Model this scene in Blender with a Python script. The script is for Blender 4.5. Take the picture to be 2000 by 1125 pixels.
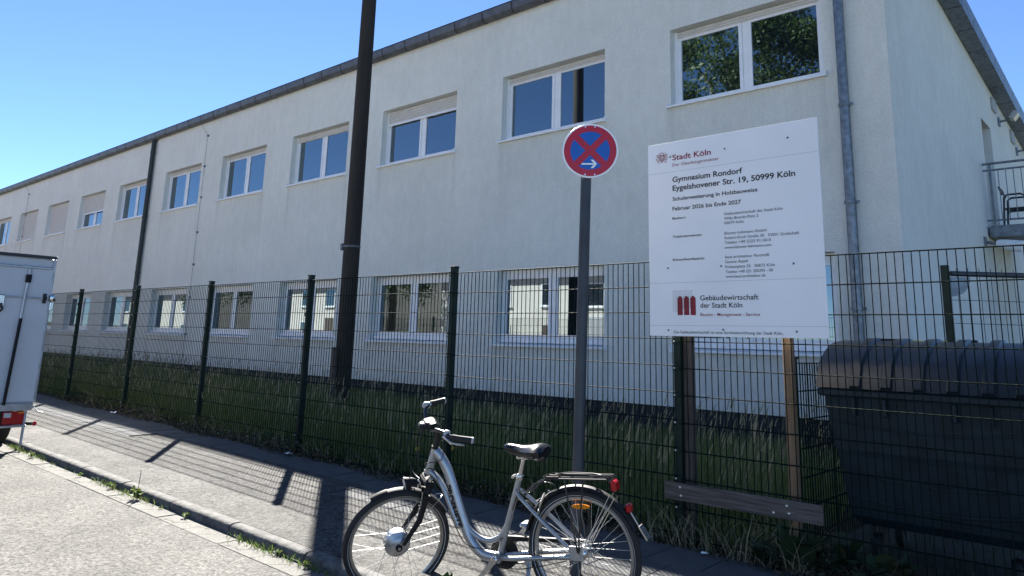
import bpy, math, random
import numpy as np
from mathutils import Vector, Matrix
random.seed(7); rng = np.random.default_rng(7)
for o in list(bpy.data.objects): bpy.data.objects.remove(o)
S = bpy.context.scene; COL = S.collection
R = math.radians

# ------------------------------------------------------------------ camera, sky, sun, exposure
cam = bpy.data.cameras.new('camera'); co = bpy.data.objects.new('camera', cam); COL.objects.link(co)
cr = Vector((0.74887, 0.66213, 0.02800)); cu = Vector((0.11377, -0.17007, 0.97884)); cw = Vector((-0.65288, 0.72984, 0.20269))
m = Matrix.Identity(4)
for i in range(3):
    m[i][0] = cr[i]; m[i][1] = cu[i]; m[i][2] = -cw[i]
m.translation = Vector((5.474, -5.2427, 1.33))
co.matrix_world = m
cam.sensor_width = 36; cam.lens = 1463.27/2000*36; cam.shift_y = -196.7/2000
cam.clip_start = .05; cam.clip_end = 2000
S.camera = co
SUN = Vector((-1.00, .735, 1.0)).normalized()
el = math.asin(SUN.z); az = math.atan2(SUN.x, SUN.y)
W = bpy.data.worlds.new('World'); S.world = W; W.use_nodes = True
nt = W.node_tree; nt.nodes.clear()
sky = nt.nodes.new('ShaderNodeTexSky'); sky.sky_type = 'NISHITA'; sky.sun_disc = False
sky.sun_elevation = el; sky.sun_rotation = az; sky.air_density = .62; sky.dust_density = .0; sky.ozone_density = 6.0; sky.altitude = 50
bg = nt.nodes.new('ShaderNodeBackground'); bg.inputs[1].default_value = .05
wo = nt.nodes.new('ShaderNodeOutputWorld')
nt.links.new(sky.outputs[0], bg.inputs[0]); nt.links.new(bg.outputs[0], wo.inputs[0])
sl = bpy.data.lights.new('sun', 'SUN'); sl.energy = 5.0; sl.angle = R(.53); sl.color = (1, .955, .88)
so = bpy.data.objects.new('sun', sl); COL.objects.link(so); so.location = (-20, 14, 25)
so.rotation_euler = SUN.to_track_quat('Z', 'Y').to_euler()
S.view_settings.view_transform = 'Standard'; S.view_settings.look = 'None'
S.view_settings.exposure = 2.25; S.view_settings.gamma = 1
S.render.engine = 'CYCLES'
S.render.resolution_x = 1024; S.render.resolution_y = 576

# ------------------------------------------------------------------ materials
def nodemat(name):
    mt = bpy.data.materials.new(name); mt.use_nodes = True
    n = mt.node_tree.nodes; l = mt.node_tree.links
    return mt, n, l, n['Principled BSDF']
def mat(name, col, rough=.6, metal=0., var=0., vs=6., col2=None, bump=0., bs=200., ior=1.5, rnd=0., stretch=None, detail=4., spec=None):
    """procedural: noise-mixed colour, optional fine bump, optional per-object value shift"""
    mt, n, l, b = nodemat(name)
    b.inputs['Roughness'].default_value = rough; b.inputs['Metallic'].default_value = metal; b.inputs['IOR'].default_value = ior
    if spec is not None: b.inputs['Specular IOR Level'].default_value = spec
    tc = n.new('ShaderNodeTexCoord'); vec = tc.outputs['Object']
    if stretch:
        mp = n.new('ShaderNodeMapping'); mp.inputs['Scale'].default_value = stretch; l.new(vec, mp.inputs['Vector']); vec = mp.outputs[0]
    c2 = col2 or tuple(x*(1-var) for x in col)
    nz = n.new('ShaderNodeTexNoise'); nz.inputs['Scale'].default_value = vs; nz.inputs['Detail'].default_value = detail
    l.new(vec, nz.inputs['Vector'])
    rp = n.new('ShaderNodeMapRange'); rp.inputs[1].default_value = .35; rp.inputs[2].default_value = .65
    l.new(nz.outputs['Fac'], rp.inputs[0])
    mx = n.new('ShaderNodeMix'); mx.data_type = 'RGBA'
    mx.inputs[6].default_value = (*col, 1); mx.inputs[7].default_value = (*c2, 1)
    l.new(rp.outputs[0], mx.inputs[0]); out = mx.outputs[2]
    if rnd:
        oi = n.new('ShaderNodeObjectInfo'); mr = n.new('ShaderNodeMapRange'); mr.inputs[3].default_value = 1-rnd; mr.inputs[4].default_value = 1+rnd
        l.new(oi.outputs['Random'], mr.inputs[0])
        h = n.new('ShaderNodeHueSaturation'); l.new(mr.outputs[0], h.inputs['Value']); l.new(out, h.inputs['Color']); out = h.outputs[0]
    l.new(out, b.inputs['Base Color'])
    if bump:
        n2 = n.new('ShaderNodeTexNoise'); n2.inputs['Scale'].default_value = bs; n2.inputs['Detail'].default_value = 3; l.new(vec, n2.inputs['Vector'])
        bp = n.new('ShaderNodeBump'); bp.inputs['Strength'].default_value = bump; bp.inputs['Distance'].default_value = .01
        l.new(n2.outputs['Fac'], bp.inputs['Height']); l.new(bp.outputs[0], b.inputs['Normal'])
    return mt
def asphalt(name, dark, light, scale, bump=.6, patch=.25, cracks=False):
    mt, n, l, b = nodemat(name); b.inputs['Roughness'].default_value = .9; b.inputs['Specular IOR Level'].default_value = .25
    tc = n.new('ShaderNodeTexCoord'); v = tc.outputs['Object']
    vo = n.new('ShaderNodeTexVoronoi'); vo.inputs['Scale'].default_value = scale; l.new(v, vo.inputs['Vector'])
    sx = n.new('ShaderNodeSeparateColor'); l.new(vo.outputs['Color'], sx.inputs[0])
    n1 = n.new('ShaderNodeTexNoise'); n1.inputs['Scale'].default_value = scale*.35; n1.inputs['Detail'].default_value = 6; l.new(v, n1.inputs['Vector'])
    ad = n.new('ShaderNodeMath'); ad.operation = 'MULTIPLY_ADD'; ad.inputs[1].default_value = .55; l.new(sx.outputs[0], ad.inputs[0]); l.new(n1.outputs['Fac'], ad.inputs[2])
    mr = n.new('ShaderNodeMapRange'); mr.inputs[1].default_value = .42; mr.inputs[2].default_value = 1.12; l.new(ad.outputs[0], mr.inputs[0])
    mx = n.new('ShaderNodeMix'); mx.data_type = 'RGBA'; mx.inputs[6].default_value = (*dark, 1); mx.inputs[7].default_value = (*light, 1); l.new(mr.outputs[0], mx.inputs[0])
    n3 = n.new('ShaderNodeTexNoise'); n3.inputs['Scale'].default_value = 1.6; n3.inputs['Detail'].default_value = 5; l.new(v, n3.inputs['Vector'])
    m3 = n.new('ShaderNodeMapRange'); m3.inputs[1].default_value = .3; m3.inputs[2].default_value = .7; m3.inputs[3].default_value = 1-patch; m3.inputs[4].default_value = 1+patch*.5; l.new(n3.outputs['Fac'], m3.inputs[0])
    h = n.new('ShaderNodeHueSaturation'); l.new(m3.outputs[0], h.inputs['Value']); l.new(mx.outputs[2], h.inputs['Color']); out = h.outputs[0]
    if cracks:
        nw = n.new('ShaderNodeTexNoise'); nw.inputs['Scale'].default_value = 5; nw.inputs['Detail'].default_value = 4; l.new(v, nw.inputs['Vector'])
        wm = n.new('ShaderNodeMix'); wm.data_type = 'RGBA'; wm.inputs[0].default_value = .22; l.new(v, wm.inputs[6]); l.new(nw.outputs['Color'], wm.inputs[7])
        vc = n.new('ShaderNodeTexVoronoi'); vc.feature = 'DISTANCE_TO_EDGE'; vc.inputs['Scale'].default_value = 2.2; l.new(wm.outputs[2], vc.inputs['Vector'])
        cm = n.new('ShaderNodeMapRange'); cm.inputs[1].default_value = .0; cm.inputs[2].default_value = .02; cm.inputs[3].default_value = .25; cm.inputs[4].default_value = 1; l.new(vc.outputs['Distance'], cm.inputs[0])
        h2 = n.new('ShaderNodeHueSaturation'); l.new(cm.outputs[0], h2.inputs['Value']); l.new(out, h2.inputs['Color']); out = h2.outputs[0]
    l.new(out, b.inputs['Base Color'])
    bp = n.new('ShaderNodeBump'); bp.inputs['Strength'].default_value = bump; bp.inputs['Distance'].default_value = .006; l.new(ad.outputs[0], bp.inputs['Height']); l.new(bp.outputs[0], b.inputs['Normal'])
    return mt
def leafmat(name, cols, trans=.25, rough=.6):
    """colour picked per blade from the 'rnd' attribute"""
    mt, n, l, b = nodemat(name); b.inputs['Roughness'].default_value = rough
    at = n.new('ShaderNodeAttribute'); at.attribute_name = 'rnd'
    rp = n.new('ShaderNodeValToRGB'); e = rp.color_ramp.elements
    e[0].position = 0; e[0].color = (*cols[0], 1); e[1].position = 1; e[1].color = (*cols[-1], 1)
    for i, c in enumerate(cols[1:-1]):
        q = e.new((i+1)/(len(cols)-1)); q.color = (*c, 1)
    l.new(at.outputs['Fac'], rp.inputs[0]); l.new(rp.outputs[0], b.inputs['Base Color'])
    tr = n.new('ShaderNodeBsdfTranslucent'); l.new(rp.outputs[0], tr.inputs[0])
    ms = n.new('ShaderNodeMixShader'); ms.inputs[0].default_value = trans
    out = n['Material Output']; l.new(b.outputs[0], ms.inputs[1]); l.new(tr.outputs[0], ms.inputs[2]); l.new(ms.outputs[0], out.inputs[0])
    return mt
def stucco(name, c1, c2):
    mt, n, l, b = nodemat(name); b.inputs['Roughness'].default_value = .95; b.inputs['Specular IOR Level'].default_value = .15
    tc = n.new('ShaderNodeTexCoord'); v = tc.outputs['Object']
    def noise(scale, detail, rough=.6, st=None):
        vv = v
        if st: mp = n.new('ShaderNodeMapping'); mp.inputs['Scale'].default_value = st; l.new(v, mp.inputs['Vector']); vv = mp.outputs[0]
        a = n.new('ShaderNodeTexNoise'); a.inputs['Scale'].default_value = scale; a.inputs['Detail'].default_value = detail; a.inputs['Roughness'].default_value = rough; l.new(vv, a.inputs['Vector']); return a.outputs['Fac']
    def madd(a, k, c=None):
        q = n.new('ShaderNodeMath'); q.operation = 'MULTIPLY_ADD'; q.inputs[1].default_value = k; l.new(a, q.inputs[0])
        if c is None: q.inputs[2].default_value = 0
        else: l.new(c, q.inputs[2])
        return q.outputs[0]
    grain = noise(34, 6, .75, (1, 1, .7)); mid = noise(7, 4, .6, (1, 1, .5)); big = noise(.5, 5); streak = noise(1.4, 4, .6, (2.4, 2.4, .2))
    t = madd(streak, .24, madd(big, .6, madd(mid, .45, madd(grain, 1.1))))
    def op(o_, a, b=None):
        q = n.new('ShaderNodeMath'); q.operation = o_
        for i_, z_ in ((0, a), (1, b)):
            if z_ is None: continue
            if isinstance(z_, (int, float)): q.inputs[i_].default_value = z_
            else: l.new(z_, q.inputs[i_])
        return q.outputs[0]
    sp_ = n.new('ShaderNodeSeparateXYZ'); l.new(v, sp_.inputs[0])
    fx_ = op('ABSOLUTE', op('SUBTRACT', op('FLOORED_MODULO', op('ADD', sp_.outputs[0], -20.66+3.866*20.5), 3.866), 1.933))
    ends = op('MAXIMUM', op('SUBTRACT', 1, op('MULTIPLY', op('ABSOLUTE', op('SUBTRACT', fx_, 1.25)), 7)), op('MULTIPLY', op('LESS_THAN', fx_, 1.3), .35)); ends = op('MAXIMUM', ends, 0)
    fall = 0
    for zs in (5.34, 1.34):
        dz_ = op('SUBTRACT', zs, sp_.outputs[2]); q = op('MULTIPLY', op('GREATER_THAN', dz_, 0), op('MAXIMUM', op('SUBTRACT', 1, op('MULTIPLY', dz_, .75)), 0)); fall = q if fall == 0 else op('ADD', fall, q)
    drip = op('MULTIPLY', op('MULTIPLY', ends, fall), noise(5, 3, .6, (3.5, 3.5, .15)))
    t = op('SUBTRACT', t, op('MULTIPLY', drip, .7))
    mr = n.new('ShaderNodeMapRange'); mr.inputs[1].default_value = .90; mr.inputs[2].default_value = 1.5; l.new(t, mr.inputs[0])
    mx = n.new('ShaderNodeMix'); mx.data_type = 'RGBA'; mx.inputs[6].default_value = (*c1, 1); mx.inputs[7].default_value = (*c2, 1); l.new(mr.outputs[0], mx.inputs[0]); l.new(mx.outputs[2], b.inputs['Base Color'])
    bp = n.new('ShaderNodeBump'); bp.inputs['Strength'].default_value = 1.0; bp.inputs['Distance'].default_value = .02; l.new(grain, bp.inputs['Height']); l.new(bp.outputs[0], b.inputs['Normal'])
    return mt
K = {}
K['stucco'] = stucco('white_render', (.635, .64, .585), (.855, .86, .80))
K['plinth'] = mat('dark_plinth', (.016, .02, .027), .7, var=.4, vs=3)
K['white'] = mat('white_frame', (.84, .85, .86), .35, var=.06, vs=8)
K['sillw'] = mat('white_sill', (.85, .86, .87), .4, var=.08, vs=5)
K['beige'] = mat('beige_shutter', (.60, .58, .54), .5, var=.1)
K['pane'] = mat('window_glass', (.010, .013, .017), .012, var=.1, ior=3.3)
K['pane'].node_tree.nodes['Principled BSDF'].inputs['Specular Tint'].default_value = (.78, .92, 1, 1)
K['zinc'] = mat('grey_zinc', (.15, .16, .17), .5, .6, var=.35, vs=5)
K['galv'] = mat('galvanised_steel', (.22, .25, .28), .45, .75, var=.4, vs=14)
K['roof'] = mat('roof_sheet', (.05, .052, .056), .8, var=.3)
K['pipe_dark'] = mat('dark_pipe', (.028, .036, .036), .5, .2, var=.3)
K['green'] = mat('green_coating', (.006, .021, .016), .55, 0, var=.35, vs=9, spec=.25)
K['wire'] = mat('green_wire', (.006, .014, .011), .7, var=.2, spec=.05)
K['steel'] = mat('bright_steel', (.62, .62, .62), .3, 1.)
K['spoke'] = mat('dull_spoke', (.45, .45, .44), .55, .8)
K['polewood'] = mat('tarred_pole', (.030, .024, .019), .85, var=.5, vs=5, bump=.5, bs=40, stretch=(1, 1, .12))
K['polegrey'] = mat('grey_paint_pole', (.05, .056, .065), .5, .3, var=.3, vs=4)
K['wood_new'] = mat('pale_timber', (.30, .19, .105), .75, col2=(.20, .12, .065), vs=5, stretch=(9, 9, .6), bump=.3, bs=60)
K['wood_old'] = mat('weathered_timber', (.125, .10, .085), .85, col2=(.055, .043, .037), vs=6, stretch=(9, 9, .6), bump=.5, bs=50)
K['plank'] = mat('weathered_plank', (.15, .125, .11), .85, col2=(.06, .048, .042), vs=6, stretch=(.6, 9, 12), bump=.6, bs=30)
K['board'] = mat('white_sign_panel', (.84, .845, .86), .3, var=.05, vs=2)
K['ink'] = mat('black_print', (.006, .006, .008), .6)
K['maroon'] = mat('dark_red_print', (.23, .008, .022), .6)
K['seam'] = mat('grey_seam', (.42, .43, .45), .6)
K['redsign'] = mat('red_sign_film', (.46, .003, .020), .3, var=.06, vs=20)
K['bluesign'] = mat('blue_sign_film', (.003, .095, .42), .3, var=.06, vs=20)
K['whitesign'] = mat('white_sign_film', (.85, .86, .88), .35)
K['asphalt'] = asphalt('road_asphalt', (.022, .0215, .020), (.150, .145, .135), 78, .9, .3)
K['pave'] = asphalt('pavement_asphalt', (.016, .016, .016), (.112, .108, .102), 70, .5, .4, True)
K['gutter'] = asphalt('concrete_channel', (.08, .078, .071), (.19, .184, .168), 150, .3, .3, True)
K['farpave'] = mat('pale_paving', (.34, .33, .31), .9, var=.25, vs=3)  # unseen far pavement, made pale to bounce sunlight onto the facade
K['kerb'] = mat('kerb_stone', (.12, .118, .112), .9, col2=(.05, .049, .046), vs=14, bump=.5, bs=70)
K['slab'] = mat('concrete_slab', (.068, .071, .074), .9, var=.3, vs=7, bump=.35, bs=160, rnd=.13)
K['joint'] = mat('joint_sand', (.055, .05, .042), 1, var=.4, vs=20)
K['soil'] = mat('dark_soil', (.035, .028, .020), 1, col2=(.02, .022, .01), vs=4, bump=1, bs=40)
K['earth'] = mat('rough_grassland', (.07, .075, .035), 1, var=.5, vs=.4)
K['bin'] = mat('dark_bin_plastic', (.014, .025, .034), .6, spec=.3, var=.35, vs=6, bump=.12, bs=8)
K['lid'] = mat('bin_lid_plastic', (.018, .022, .027), .36, var=.3, vs=8)
K['yellow'] = mat('yellow_label', (.6, .55, .06), .6)
K['trail'] = mat('trailer_panel', (.52, .535, .56), .4, var=.08, vs=3)
K['alu'] = mat('aluminium_profile', (.42, .43, .45), .38, .85, var=.25, vs=12)
K['rubber'] = mat('black_rubber', (.012, .012, .013), .7, var=.3, vs=30)
K['blackp'] = mat('black_plastic', (.010, .010, .011), .6, var=.2, spec=.25)
K['blackm'] = mat('black_metal', (.012, .012, .014), .3, .2)
K['leather'] = mat('black_saddle', (.010, .011, .014), .22, var=.2, vs=20)
K['silver'] = mat('silver_frame_paint', (.40, .415, .43), .33, .75, var=.08, vs=30)
K['chrome'] = mat('polished_alloy', (.62, .63, .64), .2, 1., var=.15, vs=25)
K['rim'] = mat('alloy_rim', (.30, .295, .28), .42, .85, var=.15, vs=20)
K['redl'] = mat('red_lens', (.42, .008, .012), .15, var=.2, vs=40)
K['orange'] = mat('orange_reflector', (.75, .24, .01), .2, var=.25, vs=60)
K['clear'] = mat('clear_lens', (.55, .57, .58), .1, .3)
K['lampgrey'] = mat('grey_lamp', (.42, .43, .42), .4, var=.15)
K['cream'] = mat('cream_plaster', (.68, .65, .59), .9, var=.1, vs=1)
K['tile'] = mat('red_roof_tiles', (.23, .07, .045), .85, var=.4, vs=12)
K['bark'] = mat('tree_bark', (.07, .055, .04), .95, var=.5, vs=12, bump=.8, bs=30)
K['doorgrey'] = mat('grey_door', (.2, .215, .23), .5, var=.1)
K['grass'] = leafmat('tall_grass', [(.08, .13, .035), (.13, .185, .05), (.20, .225, .08), (.31, .28, .15)], .5)
K['straw'] = leafmat('seed_stalks', [(.22, .21, .11), (.38, .33, .20), (.30, .27, .17)], .3)
K['weed'] = leafmat('green_weeds', [(.05, .10, .018), (.10, .15, .03), (.17, .19, .055)], .35)
K['dweed'] = leafmat('dark_weeds', [(.018, .035, .012), (.03, .055, .018), (.055, .045, .026)], .2)
K['litter'] = leafmat('leaf_litter', [(.035, .022, .014), (.075, .048, .028), (.05, .05, .022), (.11, .085, .055)], .1)
K['leaf'] = leafmat('tree_leaves', [(.03, .065, .015), (.055, .10, .025), (.09, .13, .04)], .35)
K['dandy'] = mat('yellow_petals', (.75, .5, .01), .7)

# ------------------------------------------------------------------ mesh helpers
class MB:
    def __init__(s): s.v = []; s.f = []
    def add(s, vs, fs):
        k = len(s.v); s.v += [tuple(a) for a in vs]; s.f += [tuple(i+k for i in q) for q in fs]; return s
    def box(s, x0, x1, y0, y1, z0, z1):
        return s.add([(x0,y0,z0),(x1,y0,z0),(x1,y1,z0),(x0,y1,z0),(x0,y0,z1),(x1,y0,z1),(x1,y1,z1),(x0,y1,z1)],
                     [(0,3,2,1),(4,5,6,7),(0,1,5,4),(1,2,6,5),(2,3,7,6),(3,0,4,7)])
    def hexa(s, p): return s.add(p, [(0,3,2,1),(4,5,6,7),(0,1,5,4),(1,2,6,5),(2,3,7,6),(3,0,4,7)])
    def poly(s, p): return s.add(p, [tuple(range(len(p)))])
    def bbox(s, x0, x1, y0, y1, z0, z1, c=.01):
        """box with chamfered edges"""
        P = []
        for z, i in ((z0, c), (z0+c, 0), (z1-c, 0), (z1, c)):
            P.append([(x0+i+c, y0+i, z), (x1-i-c, y0+i, z), (x1-i, y0+i+c, z), (x1-i, y1-i-c, z), (x1-i-c, y1-i, z), (x0+i+c, y1-i, z), (x0+i, y1-i-c, z), (x0+i, y0+i+c, z)])
        k = len(s.v)
        for r_ in P: s.v += r_
        for a in range(3):
            for j in range(8): s.f.append((k+a*8+j, k+a*8+(j+1) % 8, k+a*8+8+(j+1) % 8, k+a*8+8+j))
        s.f.append(tuple(k+7-j for j in range(8))); s.f.append(tuple(k+24+j for j in range(8))); return s
    def tube(s, pts, r, n=8, caps=True, closed=False, flat=None):
        P = [Vector(p) for p in pts]; N = len(P); rr = r if isinstance(r, (list, tuple)) else [r]*N
        T = []
        for i in range(N):
            a = P[i-1] if (i > 0 or closed) else P[0]; b = P[(i+1) % N] if (i < N-1 or closed) else P[-1]
            T.append((b-a).normalized())
        up = Vector((0, 0, 1)) if abs(T[0].z) < .9 else Vector((0, 1, 0))
        nx = T[0].cross(up).normalized(); k = len(s.v)
        for i in range(N):
            if i:
                nx = nx - T[i]*nx.dot(T[i]); nx.normalize()
            by = T[i].cross(nx)
            for j in range(n):
                a = 2*math.pi*(j+.5)/n
                s.v.append(tuple(P[i] + (nx*math.cos(a)*(flat or 1) + by*math.sin(a))*rr[i]))
        for i in range(N if closed else N-1):
            i2 = (i+1) % N
            for j in range(n): s.f.append((k+i*n+j, k+i*n+(j+1) % n, k+i2*n+(j+1) % n, k+i2*n+j))
        if caps and not closed:
            s.f.append(tuple(k+n-1-j for j in range(n))); s.f.append(tuple(k+(N-1)*n+j for j in range(n)))
        return s
    def lathe(s, prof, o, ax, n=24):
        """profile [(radius, height)] round axis ax at o"""
        o = Vector(o); ax = Vector(ax).normalized(); up = Vector((0, 0, 1)) if abs(ax.z) < .9 else Vector((1, 0, 0))
        a = ax.cross(up).normalized(); b = ax.cross(a); k = len(s.v)
        for r_, h in prof:
            for j in range(n):
                t = 2*math.pi*j/n; s.v.append(tuple(o+ax*h+(a*math.cos(t)+b*math.sin(t))*r_))
        for i in range(len(prof)-1):
            for j in range(n): s.f.append((k+i*n+j, k+i*n+(j+1) % n, k+(i+1)*n+(j+1) % n, k+(i+1)*n+j))
        s.f.append(tuple(k+j for j in range(n))); s.f.append(tuple(k+(len(prof)-1)*n+n-1-j for j in range(n))); return s
    def map(s, fn): s.v = [tuple(fn(Vector(p))) for p in s.v]; return s
    def mesh(s, name, mt, smooth=False, off=(0, 0, 0)):
        me = bpy.data.meshes.new(name); ox, oy, oz = off
        me.from_pydata([(x-ox, y-oy, z-oz) for x, y, z in s.v], [], s.f); me.materials.append(mt)
        if smooth:
            me.polygons.foreach_set('use_smooth', [True]*len(me.polygons))
            try: me.set_sharp_from_angle(angle=R(40))
            except Exception: pass
        me.update(); return me
    def build(s, name, mt, parent=None, smooth=False, at=None, **kw):
        """at: world origin of a top-level mesh; children keep their parent's space"""
        off = at or (0, 0, 0)
        if parent is not None and not kw.get('local'): off = WL[parent.name]
        o = bpy.data.objects.new(name, s.mesh(name, K[mt], smooth, off)); COL.objects.link(o)
        if parent is not None: o.parent = parent; WL[o.name] = WL.get(parent.name, (0, 0, 0))
        else: o.location = off; WL[o.name] = off
        if kw.get('kind'): o['kind'] = kw['kind']
        return o
WL = {}
def tag(o, label, cat, group=None, kind=None):
    o['label'] = label; o['category'] = cat
    if group: o['group'] = group
    if kind: o['kind'] = kind
    return o
def thing(name, label, cat, loc, group=None):
    o = bpy.data.objects.new(name, None); COL.objects.link(o); o.location = loc; o.empty_display_size = .2
    WL[o.name] = tuple(loc); return tag(o, label, cat, group)
def link(name, me, parent, loc=(0, 0, 0), kind=None):
    o = bpy.data.objects.new(name, me); COL.objects.link(o); o.parent = parent; o.location = loc
    if kind: o['kind'] = kind
    return o
def struct(o): o['kind'] = 'structure'; return o
def arr_mesh(name, V, loops, sizes, mt, rnd=None):
    me = bpy.data.meshes.new(name); me.vertices.add(len(V)); me.vertices.foreach_set('co', V.astype(np.float32).ravel())
    me.loops.add(len(loops)); me.loops.foreach_set('vertex_index', loops.astype(np.int32))
    me.polygons.add(len(sizes)); st = np.concatenate([[0], np.cumsum(sizes)[:-1]]).astype(np.int32)
    me.polygons.foreach_set('loop_start', st)
    if rnd is not None:
        a = me.attributes.new('rnd', 'FLOAT', 'POINT'); a.data.foreach_set('value', rnd.astype(np.float32))
    me.materials.append(mt); me.update(calc_edges=True); me.validate(); return me
def blades(pos, h, w, lean, bend=.5, rndv=None, yaw=None):
    """curved tapering grass blades; returns V, loops, sizes, rnd"""
    N = len(pos); a = rng.uniform(0, 2*np.pi, N) if yaw is None else yaw
    d = np.stack([np.cos(a), np.sin(a), np.zeros(N)], 1); b = rng.uniform(0, 2*np.pi, N)
    sd = np.stack([np.cos(b), np.sin(b), np.zeros(N)], 1)
    V = np.zeros((N, 7, 3))
    for i, t in enumerate((0, .4, .75)):
        c = pos + d*(lean*h*(t*(1-bend)+bend*t*t))[:, None]; c[:, 2] += h*t*(1-.25*lean*t)
        ww = (w*(1-.55*t))[:, None]*.5
        V[:, 2*i] = c-sd*ww; V[:, 2*i+1] = c+sd*ww
    V[:, 6] = pos + d*(lean*h)[:, None]; V[:, 6, 2] += h*(1-.3*lean)
    base = (np.arange(N)*7)[:, None]
    lp = (base+np.array([0, 1, 3, 2, 2, 3, 5, 4, 4, 5, 6])[None]).ravel()
    sz = np.tile([4, 4, 3], N); rv = rng.random(N) if rndv is None else rndv
    return V.reshape(-1, 3), lp, sz, np.repeat(rv, 7)
def leaves(pos, size, nrm_up=.5, rndv=None):
    """leaf-shaped bent quads"""
    N = len(pos); n = rng.normal(size=(N, 3)); n[:, 2] = np.abs(n[:, 2])+nrm_up; n /= np.linalg.norm(n, axis=1)[:, None]
    a = np.cross(n, rng.normal(size=(N, 3))); a /= np.linalg.norm(a, axis=1)[:, None]; b = np.cross(n, a)
    s = size[:, None]
    V = np.stack([pos-a*s*.5, pos+b*s*.28-n*s*.06, pos+a*s*.55-n*s*.12, pos-b*s*.28-n*s*.06], 1)
    lp = ((np.arange(N)*4)[:, None]+np.array([0, 1, 2, 3])[None]).ravel()
    return V.reshape(-1, 3), lp, np.full(N, 4), np.repeat(rng.random(N) if rndv is None else rndv, 4)
def join(parts):
    V = []; L = []; Z = []; Q = []; k = 0
    for v, l, z, q in parts: V.append(v); L.append(l+k); Z.append(z); Q.append(q); k += len(v)
    return np.concatenate(V), np.concatenate(L), np.concatenate(Z), np.concatenate(Q)
def stuff(name, parts, mt, label, cat):
    me = arr_mesh(name, *join(parts)[:3], K[mt], join(parts)[3]); o = bpy.data.objects.new(name, me); COL.objects.link(o)
    return tag(o, label, cat, kind='stuff')

# ------------------------------------------------------------------ levels: the street falls gently to the right
G = -.0125
def zp(x, y): return -.02+G*x+(.025*y if y < 0 else .004*y)     # pavement and lawn
def zr(x): return -.142+G*x                                     # carriageway
KY = -2.0
def sheet(name, xs, ys, fz, mt):
    b = MB(); b.v = [(x, y, fz(x, y)) for x in xs for y in ys]; n = len(ys)
    b.f = [(i*n+j, (i+1)*n+j, (i+1)*n+j+1, i*n+j+1) for i in range(len(xs)-1) for j in range(n-1)]
    return struct(b.build(name, mt))
sheet('ground', [-300, 300], [-300, 300], lambda x, y: -.42+G*x, 'earth')
sheet('lawn', [-60, -20, 0, 12], [-.14, .3, 2, 30], lambda x, y: zp(x, y)-.02, 'soil')
road = sheet('road', [-70, -30, 0, 40], [-9.2, KY-.20], lambda x, y: zr(x)+.02*(abs(y+5.5)/-3.5)*0, 'asphalt')
sheet('far_pavement', [-70, 0, 40], [-30, -9.35], lambda x, y: zr(x)+.1, 'farpave')
far_kerb = MB().hexa([(-70, -9.35, zr(-70)-.1), (40, -9.35, zr(40)-.1), (40, -9.2, zr(40)-.1), (-70, -9.2, zr(-70)-.1), (-70, -9.35, zr(-70)+.104), (40, -9.35, zr(40)+.104), (40, -9.2, zr(40)+.104), (-70, -9.2, zr(-70)+.104)]).build('far_kerb', 'kerb'); struct(far_kerb)
# pavement base (asphalt) with slabs let into it along the fence
pav = sheet('pavement', [-40, -20, -4.72, -.46, 12], [KY-.004, -.95], lambda x, y: zp(x, y), 'pave')
sheet('pavement_patch', [-4.70, -.47], [-.95, -.55], lambda x, y: zp(x, y), 'pave')
sheet('slab_bed', [-40, -10, 0, 12], [-.96, -.13], lambda x, y: zp(x, y)-.012, 'joint')
sb = MB()
sm = MB().bbox(-.197, .197, -.197, .197, -.05, 0, .004).mesh('slab', K['slab'])
sloc = []
for row, (yc, off) in enumerate(((-.345, 0.), (-.745, .2))):
    x = -13.0+off+.09
    while x < 6.2:
        if not (row == 1 and -4.9 < x < -.30): sloc.append((x, yc))
        x += .402
for x, y in sloc:
    o = link('slab', sm, pav, (x, y, zp(x, y)+random.uniform(-.003, .003)))
    o.rotation_euler = (R(1.43)+random.uniform(-.004, .004), R(.716)+random.uniform(-.004, .004), random.uniform(-.006, .006))
# kerb stones, one metre each, and the concrete channel
kp = [(KY-.10, -.30), (KY-.098, -.040), (KY-.090, -.018), (KY-.075, -.006), (KY-.05, -.001), (KY, 0.), (KY, -.3)]
kb = struct(MB().box(-40, 12, KY-.11, KY-.01, -.6, -.75).build('kerb', 'kerb'))
kme = MB()
for sx in (-.488, .488): kme.v += [(sx, y, z) for y, z in kp]
nk = len(kp); kme.f = [(j, (j+1) % nk, nk+(j+1) % nk, nk+j) for j in range(nk)]+[tuple(range(nk-1, -1, -1)), tuple(range(nk, 2*nk))]
kme = kme.mesh('kerb_stone', K['kerb'], True)
for i in range(26):
    x = -18.6+i*1.0; o = link('kerb_stone', kme, kb, (x, random.uniform(-.003, .003), zp(x, KY)+random.uniform(-.002, .002))); o.rotation_euler = (0, R(.716), random.uniform(-.004, .004))
ch = struct(MB().box(-40, 12, KY-.34, KY-.03, -.8, -.9).build('channel', 'gutter'))
cme = MB().bbox(-.495, .495, -.10, .10, -.08, 0, .006).mesh('channel_slab', K['gutter'])
for i in range(26):
    x = -18.4+i*1.0; o = link('channel_slab', cme, ch, (x, KY-.195, zr(x)+.004+random.uniform(-.002, .002))); o.rotation_euler = (R(-.2), R(.716), random.uniform(-.006, .006))

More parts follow.
